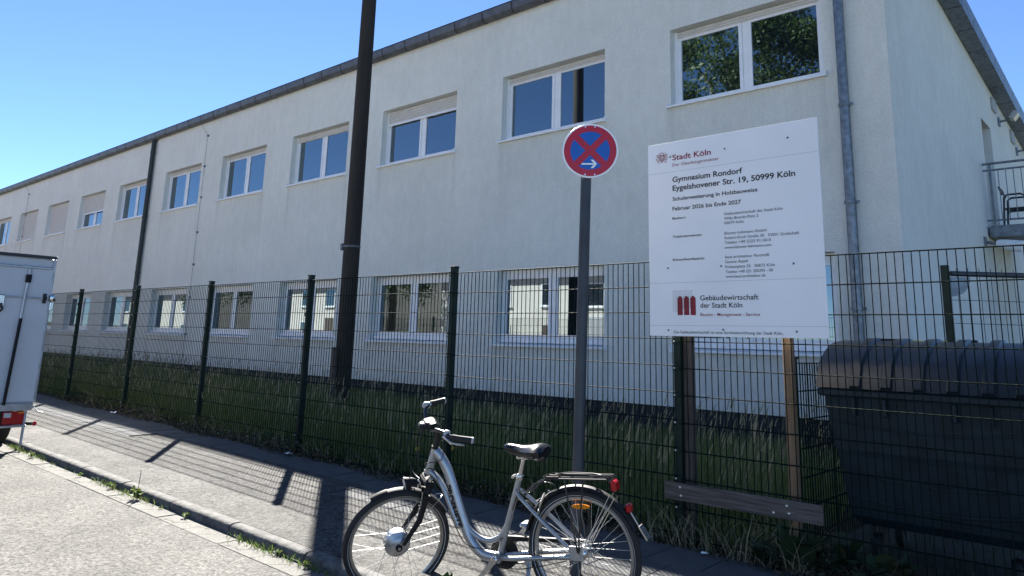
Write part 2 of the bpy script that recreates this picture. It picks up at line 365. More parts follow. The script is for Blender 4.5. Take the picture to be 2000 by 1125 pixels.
# ------------------------------------------------------------------ school building
D = 5.5; XR = 2.8; XL = -46.0; YB = 22.0
bld = thing('school_building', 'long two-storey white rendered school building with rows of recessed windows', 'building', (-20, D, -.1))
wr = [1.92-3.866*i for i in range(11)]
def openings(): return [(x-2.52, x) for x in wr]
def gtop(y): return 7.93-.104*(y-D)                         # sloping top of the gable wall
w_ = MB(); WT = 8.06
for z0, z1, holes in ((.42, 1.30, False), (1.30, 2.70, True), (2.70, 5.30, False), (5.30, 6.66, True), (6.66, WT, False)):
    if not holes: w_.poly([(XL, D, z0), (XR, D, z0), (XR, D, z1), (XL, D, z1)])
    else:
        e = sorted(openings()); cur = XL
        for a, b in e:
            w_.poly([(cur, D, z0), (a, D, z0), (a, D, z1), (cur, D, z1)]); cur = b
            q = D+.30
            w_.poly([(a, D, z0), (a, q, z0), (a, q, z1), (a, D, z1)]); w_.poly([(b, D, z0), (b, D, z1), (b, q, z1), (b, q, z0)])
            w_.poly([(a, D, z1), (a, q, z1), (b, q, z1), (b, D, z1)]); w_.poly([(a, D, z0), (b, D, z0), (b, q, z0), (a, q, z0)])
        w_.poly([(cur, D, z0), (XR, D, z0), (XR, D, z1), (cur, D, z1)])
w_.poly([(XL, D, .42), (XL, D+.06, .42), (XR, D+.06, .42), (XR, D, .42)])
# gable with a door opening
da, db, dz0, dz1 = 12.12, 13.12, 3.78, 6.12
for y0, y1 in ((D, da), (db, YB)): w_.poly([(XR, y0, .42), (XR, y1, .42), (XR, y1, gtop(y1)), (XR, y0, gtop(y0) if y0 > D else WT)])
w_.poly([(XR, da, .42), (XR, db, .42), (XR, db, dz0), (XR, da, dz0)]); w_.poly([(XR, da, dz1), (XR, db, dz1), (XR, db, gtop(db)), (XR, da, gtop(da))])
for y in (da, db): w_.poly([(XR, y, dz0), (XR-.28, y, dz0), (XR-.28, y, dz1), (XR, y, dz1)])
w_.poly([(XR, da, dz1), (XR-.28, da, dz1), (XR-.28, db, dz1), (XR, db, dz1)]); w_.poly([(XR, da, dz0), (XR, db, dz0), (XR-.28, db, dz0), (XR-.28, da, dz0)])
w_.poly([(XL, YB, .42), (XL, YB, gtop(YB)), (XR, YB, gtop(YB)), (XR, YB, .42)]); w_.poly([(XL, D, .42), (XL, D, WT), (XL, YB, gtop(YB)), (XL, YB, .42)])
w_.build('wall', 'stucco', bld)
MB().box(XL, XR-.03, D+.03, YB, -.7, .419).build('plinth', 'plinth', bld)
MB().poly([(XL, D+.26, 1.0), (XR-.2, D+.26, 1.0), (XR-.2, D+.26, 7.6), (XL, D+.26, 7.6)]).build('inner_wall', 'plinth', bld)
rf = MB(); a0 = D-.02
rf.hexa([(XL, a0, WT-.02), (XR+.16, a0, WT-.02), (XR+.16, YB+.2, gtop(YB)+.16), (XL, YB+.2, gtop(YB)+.16), (XL, a0, WT+.16), (XR+.16, a0, WT+.16), (XR+.16, YB+.2, gtop(YB)+.30), (XL, YB+.2, gtop(YB)+.30)])
rf = rf.build('roof', 'roof', bld)
# gable verge: sheet-metal box trim made of short lengths
y = D+.02
while y < YB:
    y1 = min(y+.98, YB)
    b = MB(); z0, z1 = gtop(y), gtop(y1)
    b.hexa([(XR-.01, y, z0-.02), (XR+.30, y, z0-.02), (XR+.30, y1-.03, z1-.02), (XR-.01, y1-.03, z1-.02), (XR-.01, y, z0+.24), (XR+.33, y, z0+.24), (XR+.33, y1-.03, z1+.24), (XR-.01, y1-.03, z1+.24)])
    b.build('verge_panel', 'galv', bld); y = y1
# front gutter: lengths with strap brackets
gt = MB(); prof = [(D-.005, WT-.08), (D-.10, WT-.11), (D-.17, WT-.04), (D-.19, WT+.10), (D-.18, WT+.12), (D-.17, WT+.10), (D-.005, WT+.13)]
gt.v = [(x, y, z) for x in (XL, XR+.34) for y, z in prof]; n7 = len(prof)
gt.f = [(j, (j+1) % n7, n7+(j+1) % n7, n7+j) for j in range(n7)]+[tuple(range(n7)), tuple(range(2*n7-1, n7-1, -1))]
gt = gt.build('gutter', 'zinc', bld)
gbm = MB(); pr2 = [(y-D-(.006 if i in (1, 2, 3, 4) else 0), z-WT-(.006 if i in (0, 1) else 0)) for i, (y, z) in enumerate(prof)]
gbm.v = [(x, y, z) for x in (-.016, .016) for y, z in pr2]; gbm.f = [(j, (j+1) % n7, n7+(j+1) % n7, n7+j) for j in range(n7)]+[tuple(range(n7)), tuple(range(2*n7-1, n7-1, -1))]
gbm = gbm.mesh('gutter_bracket', K['pipe_dark'])
x = XR-.25
while x > XL+.5:
    link('gutter_bracket', gbm, gt, (x+20, 0, WT+.1)); x -= .835
MB().box(XL, XR+.34, D-.15, D+.1, WT+.135, WT+.165).build('roof_edge_strip', 'roof', bld)
# downpipes and lightning conductors
def downpipe(x, r, mt, clips):
    b = MB().tube([(x, D-.10, WT-.08), (x, D-.10, WT-.25), (x, D-.10, -.2)], r, 14)
    p = b.build('downpipe', mt, bld, True)
    for z in clips:
        MB().lathe([(r+.012, -.022), (r+.014, -.015), (r+.014, .015), (r+.012, .022)], (x, D-.10, z), (0, 0, 1), 14).box(x+r*.8, x+r+.05, D-.11, D-.09, z-.016, z+.016).build('pipe_clamp', mt, p)
    return p
downpipe(2.21, .068, 'galv', (1.9, 3.35, 4.75, 6.9)); downpipe(-21.0, .075, 'pipe_dark', (1.4, 3.3, 5.2, 7.5))
for x in (-17.15, -34.5):
    p = MB().tube([(x-.45, D-.18, WT+.16), (x-.42, D-.1, WT-.1), (x, D-.035, WT-.55), (x, D-.035, -.1)], .006, 5).build('lightning_conductor', 'galv', bld)
    for z in (7.5, 6.5, 5.5, 4.4, 3.4, 2.4, 1.3): MB().box(x-.03, x+.03, D-.05, D, z-.03, z+.03).build('conductor_clip', 'galv', p)
# windows
def bars(x0, x1, z0, z1, t, y0, y1, b=None, tb=None, tt=None):
    b = b or MB(); tb = t if tb is None else tb; tt = t if tt is None else tt
    b.box(x0, x0+t, y0, y1, z0, z1); b.box(x1-t, x1, y0, y1, z0, z1); b.box(x0+t, x1-t, y0+.002, y1, z0, z0+tb); b.box(x0+t, x1-t, y0+.002, y1, z1-tt, z1); return b
def window_meshes(h, low):
    hw = 1.258; tb = .12 if low else .05; top = .11 if low else .10
    fr = bars(-hw, hw, .001, h-.001, .05, .19, .27, None, tb, top); fr.box(-.045, .045, .188, .27, tb, h-top)
    if not low:
        for s in (-1, 1): fr.box(min(s*hw, s*(hw-.055)), max(s*hw, s*(hw-.055)), .150, .188, .002, h-.002)
    sash = []; panes = []
    for x0, x1 in ((-hw+.05, -.045), (.045, hw-.05)):
        sash.append(bars(x0+.004, x1-.004, tb+.004, h-top-.004, .058, .178, .24).mesh('sash', K['white']))
        g = MB(); ay, by = .199+random.uniform(-.001, .001), .199
        g.hexa([(x0+.05, ay, tb+.05), (x1-.05, by, tb+.05), (x1-.05, .215, tb+.05), (x0+.05, .215, tb+.05), (x0+.05, ay, h-top-.05), (x1-.05, by, h-top-.05), (x1-.05, .215, h-top-.05), (x0+.05, .215, h-top-.05)])
        panes.append(g.mesh('pane', K['pane']))
    sl_ = MB(); sl_.hexa([(-1.305, -.075, -.045), (1.305, -.075, -.045), (1.305, .19, -.012), (-1.305, .19, -.012), (-1.305, -.075, -.012), (1.305, -.075, -.012), (1.305, .19, .028), (-1.305, .19, .028)])
    for s in (-1, 1): sl_.box(s*1.305-.008, s*1.305+.008, -.078, 0.0, -.05, .035)
    if low: sl_.box(-1.24, 1.24, .10, .19, .03, .075)
    return fr.mesh('window', K['white']), sash, panes, sl_.mesh('sill', K['sillw'])
def shutter_mesh(h, frac):
    b = MB(); z1 = h-.012; z0 = max(h-.115-frac*(h-.16), .05); n = max(2, int((z1-z0)/.055)); y = .152
    for i in range(n):
        a, c = z0+(z1-z0)*i/n, z0+(z1-z0)*(i+1)/n; d = c-a
        b.poly([(-1.203, y, a), (1.203, y, a), (1.203, y-.010, a+d*.5), (-1.203, y-.010, a+d*.5)]); b.poly([(-1.203, y-.010, a+d*.5), (1.203, y-.010, a+d*.5), (1.203, y, c-.006), (-1.203, y, c-.006)])
        b.poly([(-1.203, y, c-.006), (1.203, y, c-.006), (1.203, y+.012, c-.003), (-1.203, y+.012, c-.003)]); b.poly([(-1.203, y+.012, c-.003), (1.203, y+.012, c-.003), (1.203, y, c), (-1.203, y, c)])
    return b.mesh('roller_shutter', K['beige']), z0
UM = window_meshes(1.36, False); LM = window_meshes(1.40, True)
cover = {2: .17, 3: .03, 7: .50, 8: .97, 9: .985, 10: .02}
for low in (False, True):
    M_ = LM if low else UM
    for i, xr in enumerate(wr):
        xc = xr-1.26; z = 1.30 if low else 5.30
        o = link('window', M_[0], bld, (xc+20, 0, z+.1))
        for k in (0, 1): s_ = link('sash', M_[1][k], o); g_ = link('pane', M_[2][k], o); g_.rotation_euler = (random.uniform(-.004, .004), 0, random.uniform(-.004, .004))
        link('sill', M_[3], o)
        if not low:
            me, z0 = shutter_mesh(1.36, cover.get(i, .0)); link('roller_shutter', me, o)
            if i in cover and cover[i] > .1: link('shutter_bottom_rail', MB().box(-1.2, 1.2, .135, .165, z0-.05, z0-.002).mesh('shutter_bottom_rail', K['white']), o)
# gable door
dr = MB().box(XR-.27, XR-.22, da+.01, db-.01, dz0+.01, dz1-.01).build('door', 'doorgrey', bld)
MB().box(XR-.218, XR-.205, da+.12, db-.12, dz0+.3, dz1-.12).build('pane', 'pane', dr)
MB().tube([(XR-.215, da+.06, dz0+1.05), (XR-.16, da+.06, dz0+1.05), (XR-.16, da+.18, dz0+1.05)], .011, 6).build('handle', 'galv', dr)

# ------------------------------------------------------------------ steel escape balcony on the gable, with what stands on and beside it
bal = thing('escape_balcony', 'galvanised steel landing with bar railing on the gable wall', 'balcony', (4.2, 12.9, .1))
X0, X1, Y0, Y1, DZ = XR+.04, 5.9, 11.6, 14.2, 3.60
MB().box(X0, X1, Y0, Y0+.08, DZ-.02, DZ+.20).box(X0, X1, Y1-.08, Y1, DZ-.02, DZ+.20).box(X0, X0+.08, Y0+.08, Y1-.08, DZ-.02, DZ+.2).box(X1-.08, X1, Y0+.08, Y1-.08, DZ-.02, DZ+.2).build('deck_beam', 'galv', bal)
MB().box(X0+.08, X1-.08, Y0+.08, Y1-.08, DZ+.06, DZ+.10).build('deck_grating', 'zinc', bal)
for x, y in ((X0+.75, Y0+.04), (X1-.1, Y0+.04), (X1-.1, Y1-.04), (X0+.75, Y1-.04)): MB().box(x-.06, x+.06, y-.06, y+.06, -.2, DZ-.021).build('column', 'galv', bal)
for (xa, ya), (xb, yb) in (((X0-.02, Y0), (X1, Y0)), ((X1, Y0), (X1, Y1))):
    d = Vector((xb-xa, yb-ya, 0)); L_ = d.length; d /= L_
    for z, r_ in ((5.02, .024), (4.89, .018), (3.90, .018)):
        MB().tube([(xa, ya, z), (xb, yb, z)], r_, 8).build('rail', 'galv', bal, True)
    for t in np.arange(.12, L_, 1.25): MB().box(xa+d.x*t-.022, xa+d.x*t+.022, ya+d.y*t-.022, ya+d.y*t+.022, DZ+.2, 5.0).build('railing_post', 'galv', bal)
    for t in np.arange(.25, L_, .125): MB().tube([(xa+d.x*t, ya+d.y*t, 3.90), (xa+d.x*t, ya+d.y*t, 4.89)], .008, 5).build('baluster', 'galv', bal)
ct = thing('tubular_chair', 'bent grey steel tube chair frame behind the balcony railing', 'chair', (3.75, 12.2, 3.70))
for dy in (0, .42):
    MB().tube([(3.45, 12.0+dy, 3.71), (3.50, 12.0+dy, 4.40), (3.56, 12.0+dy, 4.45), (3.78, 12.0+dy, 4.45), (3.84, 12.0+dy, 4.40), (3.92, 12.0+dy, 3.71)], .02, 7).build('leg_frame', 'polegrey', ct, True)
MB().tube([(3.52, 12.0, 4.15), (3.52, 12.42, 4.15)], .014, 6).tube([(3.85, 12.0, 4.15), (3.85, 12.42, 4.15)], .014, 6).build('seat_bar', 'polegrey', ct)
MB().bbox(3.50, 3.88, 11.99, 12.43, 4.16, 4.19, .008).build('seat', 'polegrey', ct)
MB().tube([(3.47, 12.02, 4.45), (3.42, 12.02, 4.62), (3.42, 12.40, 4.62), (3.47, 12.40, 4.45)], .016, 6).build('backrest', 'polegrey', ct)
ct.location.x -= .43
def floodlight(y, z, label):
    t = thing('floodlight', label, 'floodlight', (XR, y, z), 'floodlights under the gable verge')
    MB().bbox(XR, XR+.05, y-.35, y+.05, z-.02, z+.28, .01).build('wall_plate', 'lampgrey', t)
    MB().tube([(XR+.02, y+.4, z-.12), (XR+.18, y+.4, z-.10), (XR+.26, y+.45, z-.02)], .025, 7).build('arm', 'galv', t)
    MB().bbox(XR, XR+.035, y+.32, y+.48, z-.22, z-.02, .008).build('bracket', 'galv', t)
    h = MB().bbox(-.05, .05, -.16, .16, -.10, .10, .02); rt = Matrix.Rotation(R(38), 3, 'Y')
    h.map(lambda p: rt @ p + Vector((XR+.30, y+.5, z+.0))).build('lamp_head', 'lampgrey', t)
    g = MB().bbox(.05, .062, -.14, .14, -.085, .085, .004); g.map(lambda p: rt @ p + Vector((XR+.30, y+.5, z+.0))).build('lens', 'clear', t)
floodlight(13.85, 6.66, 'grey floodlight under the verge, nearer the street of the two')
floodlight(16.1, 6.44, 'grey floodlight under the verge, farther along the gable of the two')
sp = thing('spotlight', 'white cylindrical spotlight on the gable wall below the balcony', 'spotlight', (XR, 11.2, 3.42))
MB().tube([(XR, 11.2, 3.44), (XR+.16, 11.2, 3.40), (XR+.24, 11.2, 3.38)], .03, 8).bbox(XR, XR+.03, 11.12, 11.28, 3.36, 3.54, .006).build('bracket', 'galv', sp)
MB().lathe([(.07, 0), (.085, .06), (.09, .1), (.105, .30), (.11, .42), (.10, .425)], (XR+.2, 11.2, 3.40), (1, -.15, -.22), 16).build('lamp_body', 'white', sp, True)

# ------------------------------------------------------------------ mesh fence along the pavement
fx = thing('mesh_fence', 'dark green double-rod mesh fence along the pavement', 'fence', (0, 0, -.02))
PT = {k: 2.007-.0 + .0055*(k-1) for k in range(2, 9)}; PT.update({1: 2.005, 0: 1.994, -1: 1.972, -2: 1.945})
def mesh_panel(n, rows, vz0, top, r=.0032, gap=.05):
    v = MB()
    for i in range(n):
        x = .0427+gap*i; rr = r
        v.add([(x-rr, -rr, vz0), (x+rr, -rr, vz0), (x+rr, rr, vz0), (x-rr, rr, vz0), (x-rr, -rr, top+.002), (x+rr, -rr, top+.002), (x+rr, rr, top+.002), (x-rr, rr, top+.002)], [(4,5,6,7),(0,1,5,4),(1,2,6,5),(2,3,7,6),(3,0,4,7)])
    h = MB(); L_ = .0427*2+gap*(n-1)
    for j in range(rows):
        z = top-.2*j
        for s in (-1, 1): h.tube([(.02, s*.0075, z), (L_-.02, s*.0075, z)], .0037, 6)
    return v, h
pv, ph = mesh_panel(50, 11, -2.03, 0.0, .0026)
pvm, phm = pv.mesh('upright_wires', K['wire']), ph.mesh('mesh_panel', K['wire'], True)
pom = MB().bbox(-.031, .031, -.031, .031, -2.35, .05, .004).mesh('post', K['green']); pcm = MB().bbox(-.037, .037, -.037, .037, .048, .062, .004).mesh('post_cap', K['green'])
clm = MB().lathe([(.0075, 0), (.0075, .004), (.004, .006)], (0, 0, 0), (0, -1, 0), 8).mesh('clip_screw', K['steel']); cpm = MB().bbox(-.035, .035, -.043, -.0315, -.018, .018, .003).mesh('panel_clip', K['green'])
for k in range(-2, 8):
    x = -2.52*k; t = PT[k]
    p = link('mesh_panel', phm, fx, (x, 0, t+.02)); link('upright_wires', pvm, p, kind='stuff')
for k in range(-2, 8):
    x = -2.52*k; t = PT.get(k+1, PT[k])
    o = link('post', pom, fx, (x, .045, t+.02)); link('post_cap', pcm, o)
    for j in range(11): link('panel_clip', cpm, o, (0, 0, -.02-.2*j)); link('clip_screw', clm, o, (-.018, -.043, -.02-.2*j))
# side fence and gate behind the waste container
sf = thing('side_fence', 'low green mesh fence running from the street fence to the building', 'fence', (3.27, .3, -.06))
for yy in (.36, 2.88, 5.36):
    p = MB().bbox(3.24, 3.30, yy-.03, yy+.03, -.2, 1.27, .004).build('post', 'green', sf); MB().bbox(3.232, 3.308, yy-.038, yy+.038, 1.268, 1.285, .004).build('post_cap', 'green', p)
v2, h2 = mesh_panel(50, 7, -1.30, 0.0)
rot = lambda p: Vector((3.27+.04+p.y, .36+p.x, 1.24+p.z))
for dy in (0, 2.52):
    pp = MB(); pp.v = [tuple(rot(Vector(q))+Vector((0, dy, 0))) for q in h2.v]; pp.f = h2.f; pp = pp.build('mesh_panel', 'wire', sf)
    qq = MB(); qq.v = [tuple(rot(Vector(q))+Vector((0, dy, 0))) for q in v2.v]; qq.f = v2.f; qq.build('upright_wires', 'wire', pp, kind='stuff')
gate = thing('mesh_gate', 'green mesh gate standing ajar behind the waste container', 'gate', (3.94, 2.21, -.06))
gd = Vector((.749, .662, 0)); g0 = Vector((3.94, 2.21, 0)); gn = Vector((.662, -.749, 0))
def gp(a, z, o=0): return tuple(g0+gd*a+gn*o+Vector((0, 0, z)))
MB().tube([gp(0, -.1), gp(0, 2.10)], .042, 4).build('post', 'green', gate)
MB().tube([gp(.05, 2.03), gp(2.0, 2.03)], .024, 8).build('top_bar', 'polegrey', gate)
MB().tube([gp(2.0, 0), gp(2.0, 2.03)], .024, 8).build('end_bar', 'green', gate)
q = MB(); pts = [gp(.04, 2.0, .01)]+[gp(.04+.17*math.cos(R(a)), 2.0-.17*math.sin(R(a)), .01) for a in range(0, 91, 15)]
q.poly(pts); q.poly([tuple(Vector(p)-gn*.006) for p in reversed(pts)]); q.build('hinge_plate', 'galv', gate)
q = MB()
for a in np.arange(.1, 2.0, .1): q.tube([gp(a, .05), gp(a, 2.08)], .0028, 4, False)
for z in np.arange(.2, 1.95, .2): q.tube([gp(.03, z), gp(2.0, z)], .003, 4, False)
q.build('gate_wires', 'wire', gate, kind='stuff')

# ------------------------------------------------------------------ construction sign board on timber posts
sg = thing('site_board', 'large white construction notice board with black and dark red print', 'sign', (3.01, -.05, -.05))
bx0, bz0, BW, BH, BY = 2.333, 1.412, 1.365, 1.527, -.07
bd = MB().bbox(bx0, bx0+BW, BY, BY+.008, bz0, bz0+BH, .0015).build('board', 'board', sg)
for x0, x1, mt, nm in ((2.515, 2.612, 'wood_old', 'weathered brown timber post'), (3.328, 3.392, 'wood_new', 'pale orange timber post')):
    p = MB().bbox(x0, x1, .055, .055+(.075 if mt == 'wood_old' else .06), -.25, 2.7, .004).build('timber_post', mt, sg); p['label'] = nm
pl = MB(); pl.bbox(2.43, 3.585, -.045, -.018, .232, .354, .004); pl.build('cross_plank', 'plank', sg)
for x, z in ((2.56, .325), (2.568, .268), (3.352, .318), (3.365, .272), (3.26, .262)): MB().lathe([(.009, 0), (.009, .003), (.004, .005)], (x, -.045, z), (0, -1, 0), 10).build('screw', 'steel', sg)
def text(s, u, v, w, ch, mt, par, bold=0., name='lettering', fn=None):
    cu_ = bpy.data.curves.new(name, 'FONT'); cu_.body = s; cu_.size = 1; cu_.offset = bold; cu_.resolution_u = 4
    o = bpy.data.objects.new(name, cu_); COL.objects.link(o); dg = bpy.context.evaluated_depsgraph_get()
    me = bpy.data.meshes.new_from_object(o.evaluated_get(dg)); bpy.data.objects.remove(o)
    n = len(me.vertices); a = np.zeros(n*3, np.float32); me.vertices.foreach_get('co', a); a = a.reshape(-1, 3)
    x0, x1 = a[:, 0].min(), a[:, 0].max(); cap = .729
    sx, sy = w/(x1-x0), ch/cap
    V = [fn(u+(x-x0)*sx, v+y*sy) for x, y, _ in a]
    F = [tuple(p.vertices) for p in me.polygons]; bpy.data.meshes.remove(me)
    iv = sorted((min(a[i, 0] for i in f), max(a[i, 0] for i in f), k) for k, f in enumerate(F)); words = []; hi = -9
    for lo, h_, k in iv:                      # one object per word of the larger lines
        if not words or (ch >= .03 and lo-hi > .17): words.append([])
        words[-1].append(k); hi = max(hi, h_)
    for wd in words:
        b = MB(); ids = {}
        for k in wd: b.f.append(tuple(ids.setdefault(i, len(ids)) for i in F[k]))
        b.v = [V[i] for i in ids]; o = b.build(name, mt, par)
    return o
LY = BY-.0015
def bfn(u, v): return (bx0+u, LY, bz0+v)
for s, u0, u1, v, ch, mt, bo in [
    ('Stadt Köln', .223, .555, 1.375, .046, 'maroon', .018), ('Der Oberbürgermeister', .222, .62, 1.324, .025, 'maroon', .004),
    ('Gymnasium Rondorf', .220, .803, 1.197, .044, 'ink', .022), ('Eygelshovener Str. 19, 50999 Köln', .220, 1.195, 1.127, .044, 'ink', .022),
    ('Schulerweiterung in Holzbauweise', .219, .915, 1.046, .031, 'ink', .018), ('Februar 2026 bis Ende 2027', .216, .785, .968, .031, 'ink', .018),
    ('Bauherr:', .215, .333, .897, .019, 'ink', .02), ('Gebäudewirtschaft der Stadt Köln', .648, 1.093, .893, .021, 'ink', .004), ('Willy-Brandt-Platz 2', .648, .913, .858, .021, 'ink', .004), ('50679 Köln', .648, .80, .824, .021, 'ink', .004),
    ('Totalunternehmer:', .214, .466, .752, .019, 'ink', .02), ('Blumer-Lehmann GmbH', .648, .969, .747, .021, 'ink', .004), ('Robert-Koch Straße 20   53501 Grafschaft', .648, 1.201, .711, .021, 'ink', .004), ('Telefon +49 2225 91130-0', .647, .998, .676, .021, 'ink', .004), ('www.blumer-lehmann.com', .646, 1.001, .640, .021, 'ink', .004),
    ('Entwurfsverfasserin:', .213, .482, .572, .019, 'ink', .02), ('baut architektur PartmbB', .647, .981, .570, .021, 'ink', .004), ('Gesine Appel', .647, .821, .534, .021, 'ink', .004), ('Friesenplatz 25   50672 Köln', .647, 1.019, .497, .021, 'ink', .004), ('Telefon +49 221 205393 - 00', .647, 1.004, .460, .021, 'ink', .004), ('www.baut-architektur.de', .647, .949, .426, .021, 'ink', .004),
    ('Gebäudewirtschaft', .437, .892, .266, .038, 'ink', .012), ('der Stadt Köln', .437, .769, .211, .038, 'ink', .012), ('Bauten - Management - Service', .437, .898, .150, .024, 'maroon', .006),
    ('Die Gebäudewirtschaft ist eine Serviceeinrichtung der Stadt Köln.', .212, 1.058, .021, .022, 'ink', .004)]:
    text(s, u0, v, u1-u0, ch, mt, bd, bo, fn=bfn)
def flat(name, polys, mt, par, dy=0):
    b = MB()
    for p in polys: b.poly([(bx0+u, LY-dy, bz0+v) for u, v in p])
    return b.build(name, mt, par)
# crest: double-headed bird with striped wings, shield, crown and crossed staffs
cx, cz = .128, 1.412; E_ = []
def cp(pts, s=1): return [(cx+s*a*.001, cz+b*.001) for a, b in (pts if s > 0 else pts[::-1])]
for s in (1, -1):
    for i, (a, b, L_) in enumerate(((10, 14, 46), (12, 4, 40), (12, -6, 33), (11, -15, 26), (9, -24, 19))):
        dz = (8, 4, -2, -8, -13)[i]
        E_.append(cp([(a, b-3.4), (a+L_*.8, b+dz*.8-3.2), (a+L_, b+dz), (a+L_*.8, b+dz*.8+3), (a, b+3.4)], s))
    E_.append(cp([(2, 16), (8, 20), (16, 30), (24, 27), (17, 22), (12, 12), (4, 10)], s))
    E_.append(cp([(2, 12), (9, 10), (12, -20), (4, -34), (0.5, -30), (8, -16), (8, 4), (2, 6)], s))
    E_.append(cp([(26, -48), (30, -50), (56, -4), (52, -2)], s))
    th = [R(a) for a in range(0, 331, 30)]
    for q0, q1 in zip(th[:-1], th[1:]): E_.append(cp([(25+11*math.cos(q0), 34+9*math.sin(q0)), (25+11*math.cos(q1), 34+9*math.sin(q1)), (25+9.2*math.cos(q1), 34+7.4*math.sin(q1)), (25+9.2*math.cos(q0), 34+7.4*math.sin(q0))], s))
E_.append(cp([(-7, 30), (7, 30), (8, 38), (3, 36), (0, 46), (-3, 36), (-8, 38)])); E_.append(cp([(-4, -30), (4, -30), (7, -38), (0, -46), (-7, -38)]))
flat('crest', E_, 'maroon', bd)
flat('crest_shield', [cp([(-7, -2), (7, -2), (7, -14), (0, -22), (-7, -14)])], 'seam', bd, .0003)
for i in range(3):
    a = .2465+i*.0545; flat('house_emblem', [[(a, .157), (a+.0445, .157), (a+.0445, .283), (a+.0225, .304), (a, .283)]], 'maroon', bd)
dots = []
for i in range(12):
    for j in range(12):
        u, v = .213+i*.0141, .338-j*.0137
        if u > .40: continue
        if i > 3 and j > 9: continue
        r_ = .0030 if not (u > .24 and v < .30) else .0036; dots.append([(u+r_*math.cos(t), v+r_*math.sin(t)) for t in [R(60*k) for k in range(6)]])
flat('emblem_dots', dots, 'ink', bd, .0006)
for v in (1.281, .402, .078): flat('panel_seam', [[(.003, v), (BW-.003, v), (BW-.003, v+.0022), (.003, v+.0022)]], 'seam', bd)
for u, v in ((.668, 1.403), (1.153, 1.412), (.204, 1.406), (.168, .518), (.613, .515), (1.153, .508), (.165, .044), (.615, .052), (1.152, .044)):
    MB().lathe([(.0075, 0), (.0075, .003), (.004, .0045)], (bx0+u, BY-.0005, bz0+v), (0, -1, 0), 10).build('screw', 'zinc', bd)

# ------------------------------------------------------------------ no-stopping sign on its post
ns = thing('no_stopping_sign', 'round red and blue no-stopping sign with white arrow on grey post', 'road sign', (2.43, -1.15, zp(2.43, -1.15)))
pb, ptp = Vector((2.43, -1.15, -.35)), Vector((2.40, -1.01, 2.84))
MB().tube([pb, pb.lerp(ptp, .5), ptp], .038, 20).build('post', 'polegrey', ns, True)
MB().lathe([(.037, 0), (.04, .004), (.04, .02), (.03, .028)], ptp, ptp-pb, 20).build('post_cap', 'blackp', ns, True)
dn = Vector((.565, -.825, 0)).normalized(); dxv = Vector((.825, .565, 0)).normalized(); dzv = Vector((0, 0, 1))
dc = Vector((2.428, -1.01, 2.672))+dn*.055
DR = .197
def disc(name, polys, mt, d, par=ns):
    b = MB()
    for p in polys: b.poly([tuple(dc+dn*d+dxv*(a*DR)+dzv*(b_*DR)) for a, b_ in p])
    return b.build(name, mt, par)
circ = lambda r_, n=56: [(r_*math.cos(2*math.pi*k/n), r_*math.sin(2*math.pi*k/n)) for k in range(n)]
pl_ = MB().lathe([(DR*.99, -.012), (DR, -.010), (DR, 0), (DR*.995, .002)], dc, dn, 56).build('sign_plate', 'whitesign', ns)
disc('red_ring', [circ(.94)], 'redsign', .0035, pl_)
c_ = .118*math.sqrt(2); r_ = .705; sec = []
for q in range(4):
    x = (-c_+math.sqrt(2*r_*r_-c_*c_))/2; a0 = math.atan2(x+c_, x); a1 = math.pi-a0
    p = [(0, c_)]+[(r_*math.cos(a0+(a1-a0)*k/14), r_*math.sin(a0+(a1-a0)*k/14)) for k in range(15)]
    an = q*math.pi/2; disc('blue_sector', [[(a*math.cos(an)-b*math.sin(an), a*math.sin(an)+b*math.cos(an)) for a, b in p]], 'bluesign', .0055, pl_)
ar = [[(-.30, -.525), (.13, -.525), (.13, -.465), (-.30, -.465)], [(.02, -.34), (.12, -.34), (.25, -.495), (.15, -.495)], [(.15, -.495), (.25, -.495), (.12, -.65), (.02, -.65)]]
disc('arrow', ar[:1]+ar[1:2]+ar[2:], 'whitesign', .0075, pl_)
for a, b_ in ((-.17, .88), (.17, .88), (-.17, -.88), (.17, -.88)): MB().lathe([(.006, 0), (.006, .003)], dc+dn*.004+dxv*a*DR+dzv*b_*DR, dn, 8).build('rivet', 'steel', pl_)
for dz in (-.12, .12): MB().lathe([(.042, -.014), (.044, -.01), (.044, .01), (.042, .014)], Vector((2.41, -1.02, 2.672+dz)), (0, 0, 1), 16).build('post_clamp', 'galv', ns)

# ------------------------------------------------------------------ utility pole behind the fence
PX, PY = -5.10, 2.5
up_ = thing('utility_pole', 'tall dark tarred timber pole behind the mesh fence', 'pole', (PX, PY, zp(PX, PY)))
MB().tube([(PX, PY, -.4), (PX, PY, 2.5), (PX-.005, PY, 7), (PX-.01, PY, 11)], [.148, .143, .131, .118], 20).build('pole_shaft', 'polewood', up_, True)
MB().lathe([(.145, -.016), (.147, -.013), (.147, .013), (.145, .016)], (PX, PY, 2.86), (0, 0, 1), 20).bbox(PX-.19, PX-.13, PY-.11, PY-.05, 2.80, 2.92, .008).build('steel_band', 'zinc', up_, True)
MB().bbox(PX-.06, PX+.03, PY-.215, PY-.15, .15, 1.17, .006).build('timber_batten', 'wood_old', up_)
MB().bbox(PX-.02, PX+.0, PY-.135, PY-.11, 10.6, 10.9, .002).build('top_hook', 'zinc', up_)

